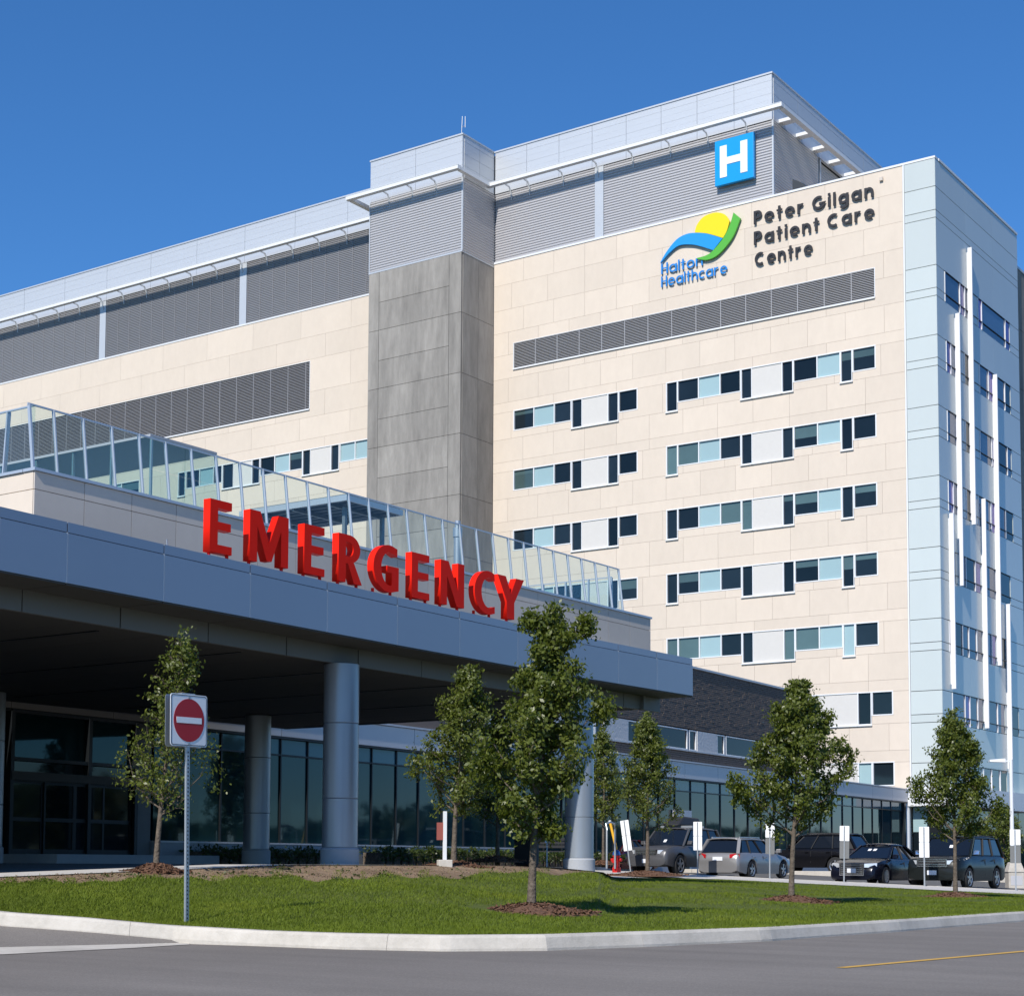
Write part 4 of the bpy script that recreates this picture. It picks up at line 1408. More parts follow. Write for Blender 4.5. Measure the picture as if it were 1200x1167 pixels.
per = thing("terrace_pergola", "blue grey steel slatted pergola on posts standing on the roof terrace", "pergola", (-43, 50, 10), ws=True)
q = on_x(406, 580, -41.0)
QY, QZ = q[1], q[2]
QX0, QX1, QY1 = -46.4, -41.0, on_x(469, 598, -41.0)[1]
for x0, x1, y0, y1 in ((QX0, QX1, QY - .08, QY), (QX0, QX1, QY1, QY1 + .08), (QX0 - .08, QX0, QY - .08, QY1 + .08), (QX1, QX1 + .08, QY - .08, QY1 + .08)):
    MB().box(x0, x1, y0, y1, QZ - .22, QZ).build("edge_beam", M_POSTBLUE, per)
MB().box(QX0, QX1, QY, QY1, QZ + .004, QZ + .05).build("roof_sheet", M_PERGOLA, per)
for i in range(7):
    y = QY + .25 + (QY1 - QY - .5) * i / 6
    MB().box(QX0 + .01, QX1 - .01, y - .035, y + .035, QZ - .17, QZ).build("slat", M_PERGOLA, per)
for i in range(3):
    x = QX0 + .9 + 1.8 * i
    MB().box(x - .05, x + .05, QY, QY1, QZ - .3, QZ - .175).build("cross_beam", M_PERGOLA, per)
for x, y in ((QX1 - .5, QY + .5), (QX0 + .7, QY + .5), (QX1 - .5, QY1 - .5), (QX0 + .7, QY1 - .5)):
    MB().box(x - .07, x + .07, y - .07, y + .07, 9.98, QZ - .31).build("post", M_PERGOLA, per)
tw = thing("terrace_screen_wall", "pale ribbed screen wall with a white rail behind the pergola on the roof terrace", "screen wall", (-46, 57, 10), ws=True)
a, b = on_x(452, 640, -46), on_x(548, 640, -46)
nn = 9
for i in range(nn):
    y0, y1 = a[1] + (b[1] - a[1]) * i / nn, a[1] + (b[1] - a[1]) * (i + 1) / nn
    MB().box(-46.05, -46, y0 + .01, y1 - .01, 10.0, 13.3).build("panel", M_BEIGE2, tw)
MB().box(-45.98, -45.9, a[1], b[1], 12.2, 12.3).box(-46.1, -45.9, a[1], b[1], 13.32, 13.4).build_each("rail", M_WHITE, tw)
vp = thing("vent_pipe", "grey vertical vent pipe rising from the roof terrace beside the concrete shaft", "vent pipe", tuple(on_x(536, 655, -41.5)))
MB().lathe([(.16, -1.2), (.16, .9), (.2, .92), (.2, 1.3), (.12, 1.35), (.12, 1.6)], (0, 0, 0), 12).build("pipe", M_STEEL, vp, smooth=True)

# ------------------------------------------------------------------ the entrance canopy
can = thing("entrance_canopy", "wide grey panelled entrance canopy carried on thick round columns in front of the glass wing", "canopy", (-26, 25, 0), ws=True)
S = 0.78
CZ1, CZ0, CZI = 5.48, 4.44, 4.08
jp = [(0, 592), (79.6, 610.4), (193.3, 636.7), (293.7, 659.6), (384.4, 680.2), (466, 698.7), (539, 714.6), (607, 729.6), (668, 743), (724.8, 754.5), (770, 763.5), (812, 771.5)]
JY = [21.26 * S, 23.05 * S, 25.89 * S, 28.74 * S, 31.61 * S, 34.52 * S, 37.36 * S, 40.3 * S, 43.06 * S, 45.81 * S, 48.16 * S, 50.49 * S]
JX = [-27.13 * S, -27.22 * S, -27.36 * S, -27.47 * S, -27.58 * S, -27.67 * S, -27.73 * S, -27.8 * S, -27.76 * S, -27.69 * S, -27.63 * S, -27.56 * S]
for i in range(9):  # canopy lengthened out of view on the left to keep skylight from under it
    JY.insert(0, JY[0] - 2.22)
    JX.insert(0, JX[0] + .085)
xb_ = -35.2
# top slab (bent edge), inner soffit, beam
for i in range(len(JY) - 1):
    p, q = Vector((JX[i], JY[i], 0)), Vector((JX[i + 1], JY[i + 1], 0))
    d = (q - p).normalized()
    nrm = Vector((d.y, -d.x, 0))

    def F(u, o, z, p=p, d=d, nrm=nrm):
        r = p + d * u + nrm * o
        return (r.x, r.y, z)
    L = (q - p).length
    g = .011
    MB().tbox(g, L - g, -.10, 0, CZ0 + .03, CZ1 - .20, F).build("fascia_panel", M_CANOPY, can)
    MB().tbox(g, L - g, -.10, -.012, CZ1 - .185, CZ1 - .02, F).build("fascia_cap", M_CANOPY, can)
    MB().tbox(-.012, .012, -.08, -.006, CZ0 + .03, CZ1 - .19, F).build("joint_strip", M_WHITE, can)
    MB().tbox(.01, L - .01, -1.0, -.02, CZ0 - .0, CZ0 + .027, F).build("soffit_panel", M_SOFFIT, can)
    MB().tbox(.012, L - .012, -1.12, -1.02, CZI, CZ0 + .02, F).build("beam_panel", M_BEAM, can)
ys = JY
mb = MB()
for i in range(len(JY) - 1):
    mb.hexa([(xb_, JY[i], CZ0 + .03), (JX[i] - .12, JY[i], CZ0 + .03), (JX[i + 1] - .12, JY[i + 1] - (.12 if i == len(JY) - 2 else 0), CZ0 + .03), (xb_, JY[i + 1] - (.12 if i == len(JY) - 2 else 0), CZ0 + .03),
             (xb_, JY[i], CZ1 - .03), (JX[i] - .12, JY[i], CZ1 - .03), (JX[i + 1] - .12, JY[i + 1] - (.12 if i == len(JY) - 2 else 0), CZ1 - .03), (xb_, JY[i + 1] - (.12 if i == len(JY) - 2 else 0), CZ1 - .03)])
mb.build("canopy_deck", M_PLINTH, can)
# end face towards the parking lot
ye = JY[-1]
nE = 5
for i in range(nE):
    a, b = JX[-1] - .0 - (JX[-1] - xb_) * (i + 1) / nE, JX[-1] - .02 - (JX[-1] - xb_) * i / nE
    MB().box(a + .01, b - .01, ye - .1, ye, CZ0 + .03, CZ1 - .02).build("fascia_panel", M_CANOPY, can)
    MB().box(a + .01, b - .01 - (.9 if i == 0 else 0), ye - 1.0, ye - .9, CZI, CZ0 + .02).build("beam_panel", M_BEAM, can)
# inner soffit boards
nb = 22
ya, yb = JY[0], ye - 1.02
for i in range(nb):
    y0, y1 = ya + (yb - ya) * i / nb, ya + (yb - ya) * (i + 1) / nb
    xf = float(np.interp((y0 + y1) / 2, JY, JX)) - 1.14
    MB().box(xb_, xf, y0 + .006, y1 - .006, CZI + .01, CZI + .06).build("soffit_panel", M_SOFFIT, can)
for y in np.arange(ya + 2, yb, 3.6):
    MB().box(xb_ + 1, -23, y - .03, y + .03, CZI - .004, CZI + .007).build("soffit_joint", M_MULLION, can)
# columns
for (x, y, r, z0, zt) in ((-22.62, 26.4, .365, -.05, CZI), (-22.35, 35.1, .36, -.22, CZI), (-32.6, 34.5, .365, 0, CZI), (-33.6, 26.2, .365, 0, CZI)):
    c = MB()
    zs_ = [z0 + .36, z0 + 1.36, z0 + 2.9, zt]
    for za, zb in zip(zs_[:-1], zs_[1:]):
        c.lathe([(r - .012, za), (r, za + .012), (r, zb - .014), (r - .012, zb - .002)], (x, y, 0), 28)
    col = c.build("column", M_COLUMN, can, smooth=True, angle=30)
    MB().lathe([(r + .035, z0 - .3), (r + .035, z0 + .32), (r, z0 + .36)], (x, y, 0), 28).build("column_plinth", M_PLINTH, col, smooth=True, angle=30)

# ------------------------------------------------------------------ EMERGENCY letters


def arc(cx, cy, rx, ry, a0, a1, n=14):
    return [(cx + rx * math.cos(R(a0 + (a1 - a0) * i / n)), cy + ry * math.sin(R(a0 + (a1 - a0) * i / n))) for i in range(n + 1)]


LET = {
    'E': [[(0, 0), (0, 1), (.53, 1), (.53, .845), (.19, .845), (.19, .59), (.51, .59), (.51, .44), (.19, .44), (.19, .155), (.54, .155), (.54, 0)]],
    'M': [[(0, 0), (0, 1), (.25, 1), (.47, .40), (.69, 1), (.94, 1), (.94, 0), (.76, 0), (.76, .70), (.53, .06), (.41, .06), (.18, .70), (.18, 0)]],
    'R': [[(0, 0), (0, 1), (.28, 1)] + arc(.28, .71, .29, .29, 80, -50, 12) + [(.40, .44), (.62, 0), (.41, 0), (.25, .40), (.19, .40), (.19, 0)],
          [(.19, .55), (.27, .55)] + arc(.27, .70, .12, .15, -80, 80, 8) + [(.27, .85), (.19, .85)]],
    'G': [[(.60, .79), (.60, .96)] + arc(.40, .5, .40, .51, 68, 296, 26) + [(.64, .05), (.64, .56), (.34, .56), (.34, .42), (.46, .42), (.46, .15)] + arc(.41, .5, .215, .36, 285, 72, 22)],
    'N': [[(0, 0), (0, 1), (.22, 1), (.49, .36), (.49, 1), (.67, 1), (.67, 0), (.46, 0), (.18, .66), (.18, 0)]],
    'C': [[(.58, .80), (.57, .965)] + arc(.40, .5, .40, .51, 66, 294, 28) + [(.585, .035), (.585, .20)] + arc(.42, .5, .22, .355, 296, 64, 22)],
    'Y': [[(.235, 0), (.235, .40), (0, 1), (.21, 1), (.34, .60), (.47, 1), (.67, 1), (.425, .40), (.425, 0)]],
}
em = thing("emergency_sign", "big red free standing capital letters spelling EMERGENCY along the canopy edge", "sign", (-21.8, 27, CZ1), ws=True)
HL = .96
ltr = [('E', 245.7, 270.8), ('M', 292.6, 337.3), ('E', 356.6, 380), ('R', 397, 424), ('G', 438, 467.2), ('E', 482.8, 503.3), ('N', 516.8, 544), ('C', 556.5, 580), ('Y', 583.3, 614)]


def fx(y):
    return float(np.interp(y, JY, JX))


for ch, p0, p1 in ltr:
    xp_ = -21.5
    for it in range(4):
        y0 = on_x(p0, 640, xp_)[1]
        y1 = on_x(p1, 690, xp_)[1]
        xp_ = fx((y0 + y1) / 2) - .085
    wd = max(p[0] for l in LET[ch] for p in l)
    k = (y1 - y0) / wd
    me = curve_mesh([[(x * k, z * HL) for x, z in l] for l in LET[ch]], .085)
    o = bpy.data.objects.new("letter", me)
    me.materials.append(M_RED)
    COL.objects.link(o)
    xo = fx((y0 + y1) / 2) - .17
    o.parent = em
    o.matrix_local = Matrix.Translation(-Vector(em.location)) @ frame_matrix((xo, y0, CZ1 + .07), (0, 1, 0), (0, 0, 1))
    foot = (.06, .5) if ch in 'EGC' else ((.06, .85) if ch == 'M' else ((.3,) if ch == 'Y' else (.06, .55)))
    for f in foot:
        MB().box(xo - .03, xo + .03, y0 + f * k - .015, y0 + f * k + .015, CZ1 - .03, CZ1 + .10).build("foot", M_RED, em)
MB().bar((-22.4, on_x(198, 635, -22.4)[1], CZ1 - .05), (-22.4, on_x(198, 635, -22.4)[1] - .05, CZ1 + .35), .02).build("rod", M_STEEL, can)

# ------------------------------------------------------------------ trees
def leaf_quads(centres, size, out_from, rng, flat=0.35):
    n = len(centres)
    nrm = rng.normal(size=(n, 3)) + out_from * 0.9 + np.array((0, 0, flat))
    nrm /= np.linalg.norm(nrm, axis=1)[:, None]
    t = rng.normal(size=(n, 3))
    t -= nrm * (t * nrm).sum(1)[:, None]
    t /= np.linalg.norm(t, axis=1)[:, None]
    b = np.cross(nrm, t)
    s = size * rng.uniform(0.65, 1.25, n)[:, None]
    c = centres
    droop = nrm * s * 0.12
    v = np.stack([c - t * s * .55 - droop, c + b * s * .30, c + t * s * .55 - droop, c - b * s * .30], 1)
    return v.reshape(-1, 3)


def quads_mesh(name, v, m, parent=None, per=4):
    n = len(v) // per
    me = bpy.data.meshes.new(name)
    me.vertices.add(len(v))
    me.vertices.foreach_set("co", np.ascontiguousarray(v, dtype=np.float32).ravel())
    me.loops.add(n * per)
    me.loops.foreach_set("vertex_index", np.arange(n * per, dtype=np.int32))
    me.polygons.add(n)
    me.polygons.foreach_set("loop_start", np.arange(0, n * per, per, dtype=np.int32))
    me.update(calc_edges=True)
    me.materials.append(m)
    o = bpy.data.objects.new(name, me)
    COL.objects.link(o)
    o.parent = parent
    return o


def tree(label, base, H, prof, clear, nleaf, seed, lsize=0.085, mats=(M_LEAF, M_BARK), lobes=(), trunk_r=0.05, lean=0.0, dens=2.1, group="young trees planted round the lawn"):
    """prof: (height share, reach to the left, reach to the right) in metres, left/right as seen from the road"""
    r = np.random.default_rng(seed)
    lsize *= .86
    root = thing("pear_tree", label, "tree", tuple(base), group)
    hs, pl, pr = [p[0] for p in prof], [p[1] for p in prof], [p[2] for p in prof]

    def reach(h, ax):
        a, b = np.interp(h, hs, pl), np.interp(h, hs, pr)
        w = 0.5 + 0.5 * ax
        return a * (1 - w) + b * w
    mb = MB()
    bend = r.normal(0, .05, (6, 2))
    tp = [np.array((0, 0, -0.15))]
    for i in range(1, 9):
        t = i / 8
        tp.append(np.array((bend[min(5, i - 1)][0] * .5 * t, bend[min(5, i - 1)][1] * .5 * t, H * .93 * t)))
    for i in range(9):
        tp[i] = tp[i] + RIGHT * lean * (i / 8) ** 1.3

    def axis(z):
        return lean * np.clip(z / (H * .93), 0, 1.05) ** 1.3
    tr = [trunk_r * (1.25 if i == 0 else 1) * (1 - .86 * (i / 8) ** .9) + .004 for i in range(9)]
    mb.tube(tp, tr, 8)

    def trunk_at(z):
        t = np.clip(z / (H * .93) * 8, 0, 7.999)
        i = int(t)
        return tp[i] + (tp[i + 1] - tp[i]) * (t - i)
    tips, wts = [], []
    nl = 34
    for i in range(nl):
        f = (i + r.uniform(0, .9)) / nl
        h0 = clear - .05 + (H * .90 - clear) * f
        az = i * 2.4 + r.normal(0, .35)
        dx, dy = math.cos(az), math.sin(az)
        dirw = RIGHT * dx + FWD * dy
        # the limb climbs while it reaches out to the crown's edge
        rise = r.uniform(.35, .75) * (1 - .4 * f)
        end_h = min(H * .985, h0 + rise * max(.4, reach(h0 / H + .08, dx)) * 1.6)
        rad = reach(min(.99, end_h / H), dx) * r.uniform(.72, 1.02)
        if r.random() < .12:
            rad *= 1.14
        p0 = trunk_at(h0)
        p2 = p0 + dirw * rad
        p2[2] = end_h
        pm = p0 + dirw * rad * .55
        pm[2] = h0 + (end_h - h0) * .35
        r0 = trunk_r * .42 * (1 - .6 * f)
        mb.tube([p0, pm, p2], [r0, r0 * .6, r0 * .2], 5)
        for k in range(7):
            t = .22 + .78 * (k + r.random()) / 7
            q = (1 - t) ** 2 * p0 + 2 * t * (1 - t) * pm + t * t * p2
            L = (.14 + .34 * rad * (1 - .45 * t)) * r.uniform(.5, 1.1)
            dv = r.normal(size=3) * np.array((1, 1, .7)) + dirw * .5 + np.array((0, 0, .55))
            dv /= np.linalg.norm(dv)
            e = q + dv * L
            a2 = RIGHT[:2] * axis(e[2])
            w2 = e[:2] - a2
            lim = reach(min(.995, max(0.0, e[2] / H)), float((w2 @ RIGHT[:2]) / (np.linalg.norm(w2) + 1e-6))) * 1.06 + .05
            rr = np.linalg.norm(w2)
            if rr > lim:
                e[:2] = a2 + w2 * lim / rr
            mb.tube([q, e], [r0 * .35, .004], 4, caps=False)
            for s in np.linspace(.3, 1.05, 4):
                tips.append(q + (e - q) * s)
                wts.append(.6 + .5 * r.random())
    for k in range(26):        # leader
        z = H * (.80 + .20 * k / 25)
        tips.append(trunk_at(min(z, H * .92)) * np.array((1, 1, 0)) + np.array((r.normal(0, .05), r.normal(0, .05), min(z, H * .97))))
        wts.append(.8)
    for (lx, lz, lr) in lobes:  # side sprays that stand out of the outline
        for k in range(30):
            v = r.normal(size=3)
            v *= lr * r.random() ** .4 / np.linalg.norm(v)
            tips.append(RIGHT * lx + np.array((0, 0, lz)) + v * np.array((.85, .85, 1.7)))
            wts.append(.9)
        mb.tube([trunk_at(max(clear, lz - abs(lx) * 1.1)), RIGHT * lx * .8 + np.array((0, 0, lz - .12)), RIGHT * lx + np.array((0, 0, lz + lr * 1.2))], [trunk_r * .3, trunk_r * .16, .004], 5)
    mb.build("trunk", mats[1], root, smooth=True, angle=80)
    tips, wts = np.array(tips), np.array(wts)
    wts /= wts.sum()
    nleaf = int(nleaf * dens)
    idx = r.choice(len(tips), nleaf, p=wts)
    sig = .055 + .022 * H / 5
    c = tips[idx] + r.normal(0, sig, (nleaf, 3)) * np.array((1, 1, .85))
    c[:, 2] = np.maximum(c[:, 2], clear * .78)
    over = c[:, 2] > H * .995
    c[over, 2] = H * (.99 - .22 * r.random(over.sum()) ** 1.3)
    c[over, :2] = RIGHT[:2] * axis(c[over, 2])[:, None] + r.normal(0, .07, (over.sum(), 2))
    ax = np.concatenate([RIGHT[None, :2] * axis(c[:, 2])[:, None], c[:, 2:3]], 1)
    out = c - ax
    out /= np.linalg.norm(out, axis=1)[:, None] + 1e-6
    v = leaf_quads(c, lsize, out, r)
    stuff(quads_mesh("crown", v, mats[0], root))
    return root


def px_m(depth):
    return FOC / depth


TREES = []          # (base, mound radius)
b1 = lawn_base(182, 1021)
dd = b1.dot(FWD)
b1 = at_depth(182, 1021, dd)
tree("spindly young tree with open thin crown behind the no entry sign", b1, 291 / px_m(dd), [(.22, .25, .3), (.32, .50, .45), (.45, .32, .5), (.55, .35, .65), (.68, .35, .4), (.8, .30, .25), (.9, .15, .22), (1, .02, .08)],
     .9, 3000, 11, .075, trunk_r=.045, lean=.36, dens=1.5, lobes=[(-.48, 1.62, .24), (-.36, 2.0, .16), (.85, 1.62, .24), (.72, 2.0, .18), (.45, 3.35, .16), (.1, 2.6, .16)])
TREES.append((b1, .55))
b = at_depth(531, 1016, 34.0)
tree("young tree with egg shaped crown beside the pale square post", b, 240 / px_m(34), [(.28, .35, .35), (.4, .75, .7), (.5, .8, .75), (.65, .6, .75), (.8, .45, .5), (.92, .15, .3), (1, .02, .08)], 1.05, 5200, 23, .085, trunk_r=.055, lean=.26, lobes=[(-.8, 2.1, .2), (.35, 3.75, .2)])
TREES.append((b, .8))
b = at_depth(583, 1008, 48.0)
tree("small tree in front of the glass wall, half hidden behind the tallest tree", b, 178 / px_m(48), [(.22, .4, .4), (.4, .85, .9), (.6, .9, .9), (.8, .6, .7), (1, .05, .1)], .9, 4200, 31, .1, trunk_r=.055)
TREES.append((b, .8))
b3 = lawn_base(622, 1068)
d3 = b3.dot(FWD)
tree("tallest bushy tree in the middle of the lawn, in front of the right hand column", b3, 368 / px_m(d3), [(.20, .3, .3), (.30, .50, .36), (.38, .70, .60), (.47, .74, .76), (.58, .62, .86), (.70, .46, .58), (.78, .36, .40), (.88, .20, .26), (.95, .08, .12), (1, .02, .06)],
     .98, 9500, 47, .085, trunk_r=.062, lean=.34, lobes=[(-.02, 4.25, .08), (.78, 4.2, .10), (1.05, 2.95, .14), (-.72, 2.2, .2)])
TREES.append((b3, 1.0))
b = at_depth(707, 1011.5, 66.0)
tree("slender tree at the corner of the wing just right of the round column", b, 165 / px_m(66), [(.25, .5, .5), (.45, .8, .8), (.7, .6, .6), (.9, .25, .3), (1, .05, .05)], 1.4, 3600, 53, .11, trunk_r=.06)
TREES.append((b, .7))
b = at_depth(759, 1024.5, 55.5)
tree("leafy tree standing in front of the silver four wheel drive with the roof box", b, 196 / px_m(55.5), [(.22, .4, .4), (.34, .95, .95), (.45, 1.1, 1.15), (.6, .9, 1.0), (.75, .65, .7), (.9, .3, .35), (1, .04, .1)], 1.5, 6000, 61, .10, trunk_r=.07)
TREES.append((b, 1.3))
b5 = lawn_base(927, 1056)
d5 = b5.dot(FWD)
tree("broad round headed tree on the lawn in front of the black car", b5, 262 / px_m(d5), [(.30, .3, .3), (.38, .9, .75), (.48, 1.1, 1.0), (.58, 1.05, 1.15), (.68, .85, 1.1), (.78, .70, .85), (.9, .35, .40), (1, .05, .1)],
     1.35, 8800, 71, .095, trunk_r=.062, lean=.28, lobes=[(1.15, 2.95, .2), (-1.1, 2.35, .2), (.2, 4.5, .18)])
TREES.append((b5, .95))
b6 = lawn_base(1120, 1051)
d6 = b6.dot(FWD)
tree("pointed young tree at the right end of the lawn before the dark green car", b6, 224 / px_m(d6), [(.30, .3, .3), (.36, .85, .75), (.46, 1.05, 1.15), (.56, .95, 1.05), (.66, .75, .75), (.78, .55, .55), (.9, .25, .3), (1, .04, .1)],
     1.35, 7000, 83, .098, trunk_r=.06, lobes=[(1.15, 2.25, .2), (-1.0, 2.75, .2), (.55, 3.6, .16)])
TREES.append((b6, .95))
# planting by the far entrance
for i, (px, py, D, H, w) in enumerate(((1176, 1012, 80, 3.6, 1.2), (1144, 1010, 84, 2.6, 1.3))):
    b = at_depth(px, py, D)
    b[2] = lot_z(b[0], b[1])
    tree(["loose leafy shrub tree beside the lamp post near the far entrance", "low rounded shrub tree in the shade of the far entrance"][i], b, H, [(.1, w * .7, w * .7), (.4, w, w), (.75, w * .7, w * .6), (1, .1, .1)], .5, 2600, 90 + i, .13, trunk_r=.05, group="shrub trees by the far entrance")


# bark mulch mounds
def mound(p, rad, name="mulch_mound", label=None, squash=.13):
    r = np.random.default_rng(int(abs(p[0] * 100)) + 5)
    rows = []
    for i, f in enumerate((0, .2, .4, .6, .75, .88, 1.0)):
        row = []
        for k in range(25):
            a = 2 * math.pi * (k % 24) / 24
            rr = rad * f * (1 + .10 * math.sin(3 * a + p[0]) + .06 * math.sin(5 * a))
            h = squash * (math.cos(f * math.pi) * .5 + .5) - (.05 if i == 6 else 0) + (0 if i in (0, 6) else .012 * math.sin(7 * a + f * 9))
            row.append((rr * math.cos(a), rr * math.sin(a), h))
        rows.append(row)
    o = grid_mesh(rows, name, M_MULCH)
    n = 900
    a = r.uniform(0, 2 * math.pi, n)
    f = np.sqrt(r.random(n)) * 1.05
    c = np.stack([f * rad * np.cos(a), f * rad * np.sin(a), squash * (np.cos(np.minimum(1, f) * math.pi) * .5 + .5) + .006], 1)
    v = leaf_quads(c, .07, np.tile((0, 0, 1.0), (n, 1)), r, .8)
    ch = quads_mesh("bark_chips", v, M_MULCH, o)
    stuff(ch)
    o.location = (p[0], p[1], p[2] + .0)
    return o


MOUND_WORDS = ["thin crowned tree behind the no entry sign", "tree beside the pale square post", "small tree by the glass wall", "tallest tree in the middle of the lawn", "slender tree by the round column",
               "tree in front of the silver four wheel drive", "round headed tree in front of the black car", "pointed tree at the right end of the lawn"]
for (p, rad), w in zip(TREES, MOUND_WORDS):
    o = mound(p, rad)
    o['kind'] = 'stuff'
    o['label'] = "low mound of brown bark mulch round the foot of the " + w
    o['group'] = "mulch mounds round the trees"

# ------------------------------------------------------------------ grass
r = np.random.default_rng(3)


def grass_patch(n, vmin, vmax, h, w, seed, pxa=-140, pxb=1440):
    r = np.random.default_rng(seed)
    gp = np.linspace(-150, 1445, 230)
    gv = np.linspace(0, 1, 60)
    G = np.array([[lawn_point(a, b) for a in gp] for b in gv])
    px = r.uniform(pxa, pxb, n)
    v = vmin + (vmax - vmin) * r.random(n) ** 1.5
    iu = (px - gp[0]) / (gp[1] - gp[0])
    iv = v * (len(gv) - 1)
    i0, j0 = np.clip(iu.astype(int), 0, len(gp) - 2), np.clip(iv.astype(int), 0, len(gv) - 2)
    fu, fv = (iu - i0)[:, None], (iv - j0)[:, None]
    P = (G[j0, i0] * (1 - fu) + G[j0, i0 + 1] * fu) * (1 - fv) + (G[j0 + 1, i0] * (1 - fu) + G[j0 + 1, i0 + 1] * fu) * fv
    return P, v, px, r


def blades(P, h, w, r, lean=.45):
    n = len(P)
    a = r.uniform(0, 2 * math.pi, n)
    side = np.stack([np.cos(a), np.sin(a), np.zeros(n)], 1) * w * r.uniform(.6, 1.3, n)[:, None]
    ht = h * r.uniform(.45, 1.3, n)[:, None]
    tip = np.stack([r.normal(0, lean, n), r.normal(0, lean, n), np.ones(n)], 1) * ht
    base = P - np.array((0, 0, .012))
    return np.stack([base - side, base + side, base + tip], 1).reshape(-1, 3)


P, v, px, r = grass_patch(460000, 0.0, 1.0, 0, 0, 5)
# bare dirt towards the walk on the left, mulch rings stay clear
bare = np.interp(px, [-150, 60, 250, 480, 560, 680, 760], [.83, .83, .79, .79, .85, .97, .995]) + .05 * np.sin(px * .045) + .04 * np.sin(px * .11 + 2)
keep = (v < bare) | ((r.random(len(v)) < .05) & (px < 620)) | ((np.sin(px * .13) * np.sin(px * .051 + 1) > .55) & (v < bare + .12))
for (p, rad) in TREES:
    keep &= np.hypot(P[:, 0] - p[0], P[:, 1] - p[1]) > rad * (.9 + .2 * r.random(len(v)))
P = P[keep]
stuff(quads_mesh("grass", blades(P, .047, .0065, r), M_GRASS, None, 3))
bpy.data.objects["grass"]['label'] = "mown green grass of the lawn in front of the hospital"
# bare dirt sheet just above the lawn soil near the walk
rows = []
dpx = np.linspace(-150, 745, 110)
for f in (0, .25, .5, .75, 1.0):
    row = []
    for a in dpx:
        s = float(np.interp(a, [-150, 60, 250, 480, 560, 680, 745], [.83, .83, .78, .78, .84, .95, .99])) + .04 * math.sin(a * .045) + .03 * math.sin(a * .11 + 2)
        q = lawn_point(a, min(1.0, s + (1 - s) * f))
        row.append(q + np.array((0, 0, .0 if f == 0 else .010)))
    rows.append(row)
setting(grid_mesh(rows, "bare_earth", M_DIRT))
# clods and crumbs of earth
Pc, vc, pxc, r = grass_patch(3600, .74, 1.0, 0, 0, 18, -100, 700)
kc = (vc > np.interp(pxc, [-150, 60, 250, 480, 560, 680, 760], [.83, .83, .79, .79, .85, .97, .995]))
o = stuff(quads_mesh("earth_crumbs", leaf_quads(Pc[kc] + np.array((0, 0, .012)), .045, np.tile((0, 0, 1.2), (int(kc.sum()), 1)), r), M_DIRT))
o['label'] = "crumbs of bare earth along the walk under the trees"
# weeds in the dirt
Pw, vw, pxw, r = grass_patch(5200, .76, .99, 0, 0, 8, 10, 620)
pick = r.permutation(len(Pw))[:70]
if len(pick):
    base = Pw[pick]
    cnt = (r.random(len(base)) ** 2.5 * 26 + 3).astype(int)
    rep = np.repeat(base, cnt, 0)
    spread = np.repeat(r.uniform(.03, .11, len(base)), cnt)[:, None]
    rep = rep + r.normal(0, 1, rep.shape) * spread * np.array((1, 1, .3)) + np.array((0, 0, .02))
    o = stuff(quads_mesh("weeds", leaf_quads(rep, .05, np.tile((0, 0, .6), (len(rep), 1)), r), M_LEAFDARK))
    o['label'] = "scattered green weeds in the bare earth by the walk"

# hedges along the glass wall
HLAB = ["low clipped green hedge under the glass wall right of the near column", "dark low hedge in the shade under the canopy between the columns", "low green hedge behind the black bin and the round column"]
for i, (u0, u1, hh, dens) in enumerate(((4.2, 13.5, .62, 5200), (-4.5, 1.6, .55, 2400), (14.2, 21.5, .55, 2800))):
    r = np.random.default_rng(200 + i)
    root = thing("hedge", HLAB[i], "hedge", tuple(W((u0 + u1) / 2, .7, 0)), "low hedges along the glass wall", ws=True)
    n = dens
    u = r.uniform(u0, u1, n)
    o = r.uniform(.15, 1.25, n)
    bumpz = hh * (.78 + .22 * np.sin(u * 5.1) * np.sin(u * 2.3 + 1))
    z = bumpz * np.sqrt(r.random(n))
    edge = np.where(r.random(n) < .4, 1.2, o)
    c = np.array([W(a, b, zz - .02) for a, b, zz in zip(u, edge + r.normal(0, .05, n), z)])
    v = leaf_quads(c, .10, np.tile((WN[0], WN[1], .5), (n, 1)), r)
    lv = stuff(quads_mesh("foliage", v, M_LEAFDARK, root))
    lv.location = -Vector(root.location)
    mb = MB()
    for q in np.arange(u0 + .2, u1, .45):
        mb.tbox(q - .16, q + .16, .35, 1.0, -.1, hh * .55, W)
    stuff(mb.build("stems", M_BARK, root))

# woodland beyond the far side of the parking lot (seen mirrored in the glass wing)
r = np.random.default_rng(77)
n = 10000
t = r.random(n)
hx = 75 + 25 * r.random(n) + 6 * np.sin(t * 30)
hy = 20 + 700 * t
hz = (7.5 + 2.5 * np.sin(t * 41) + 1.5 * np.sin(t * 97 + 1)) * np.sqrt(r.random(n)) - 1.0
v = leaf_quads(np.stack([hx, hy, hz], 1), 3.2, np.tile((-1.0, 0, .3), (n, 1)), r)
o = stuff(quads_mesh("woodland", v, M_LEAFDARK))
o['label'] = "dark wood beyond the parking lot that the glass wing mirrors"

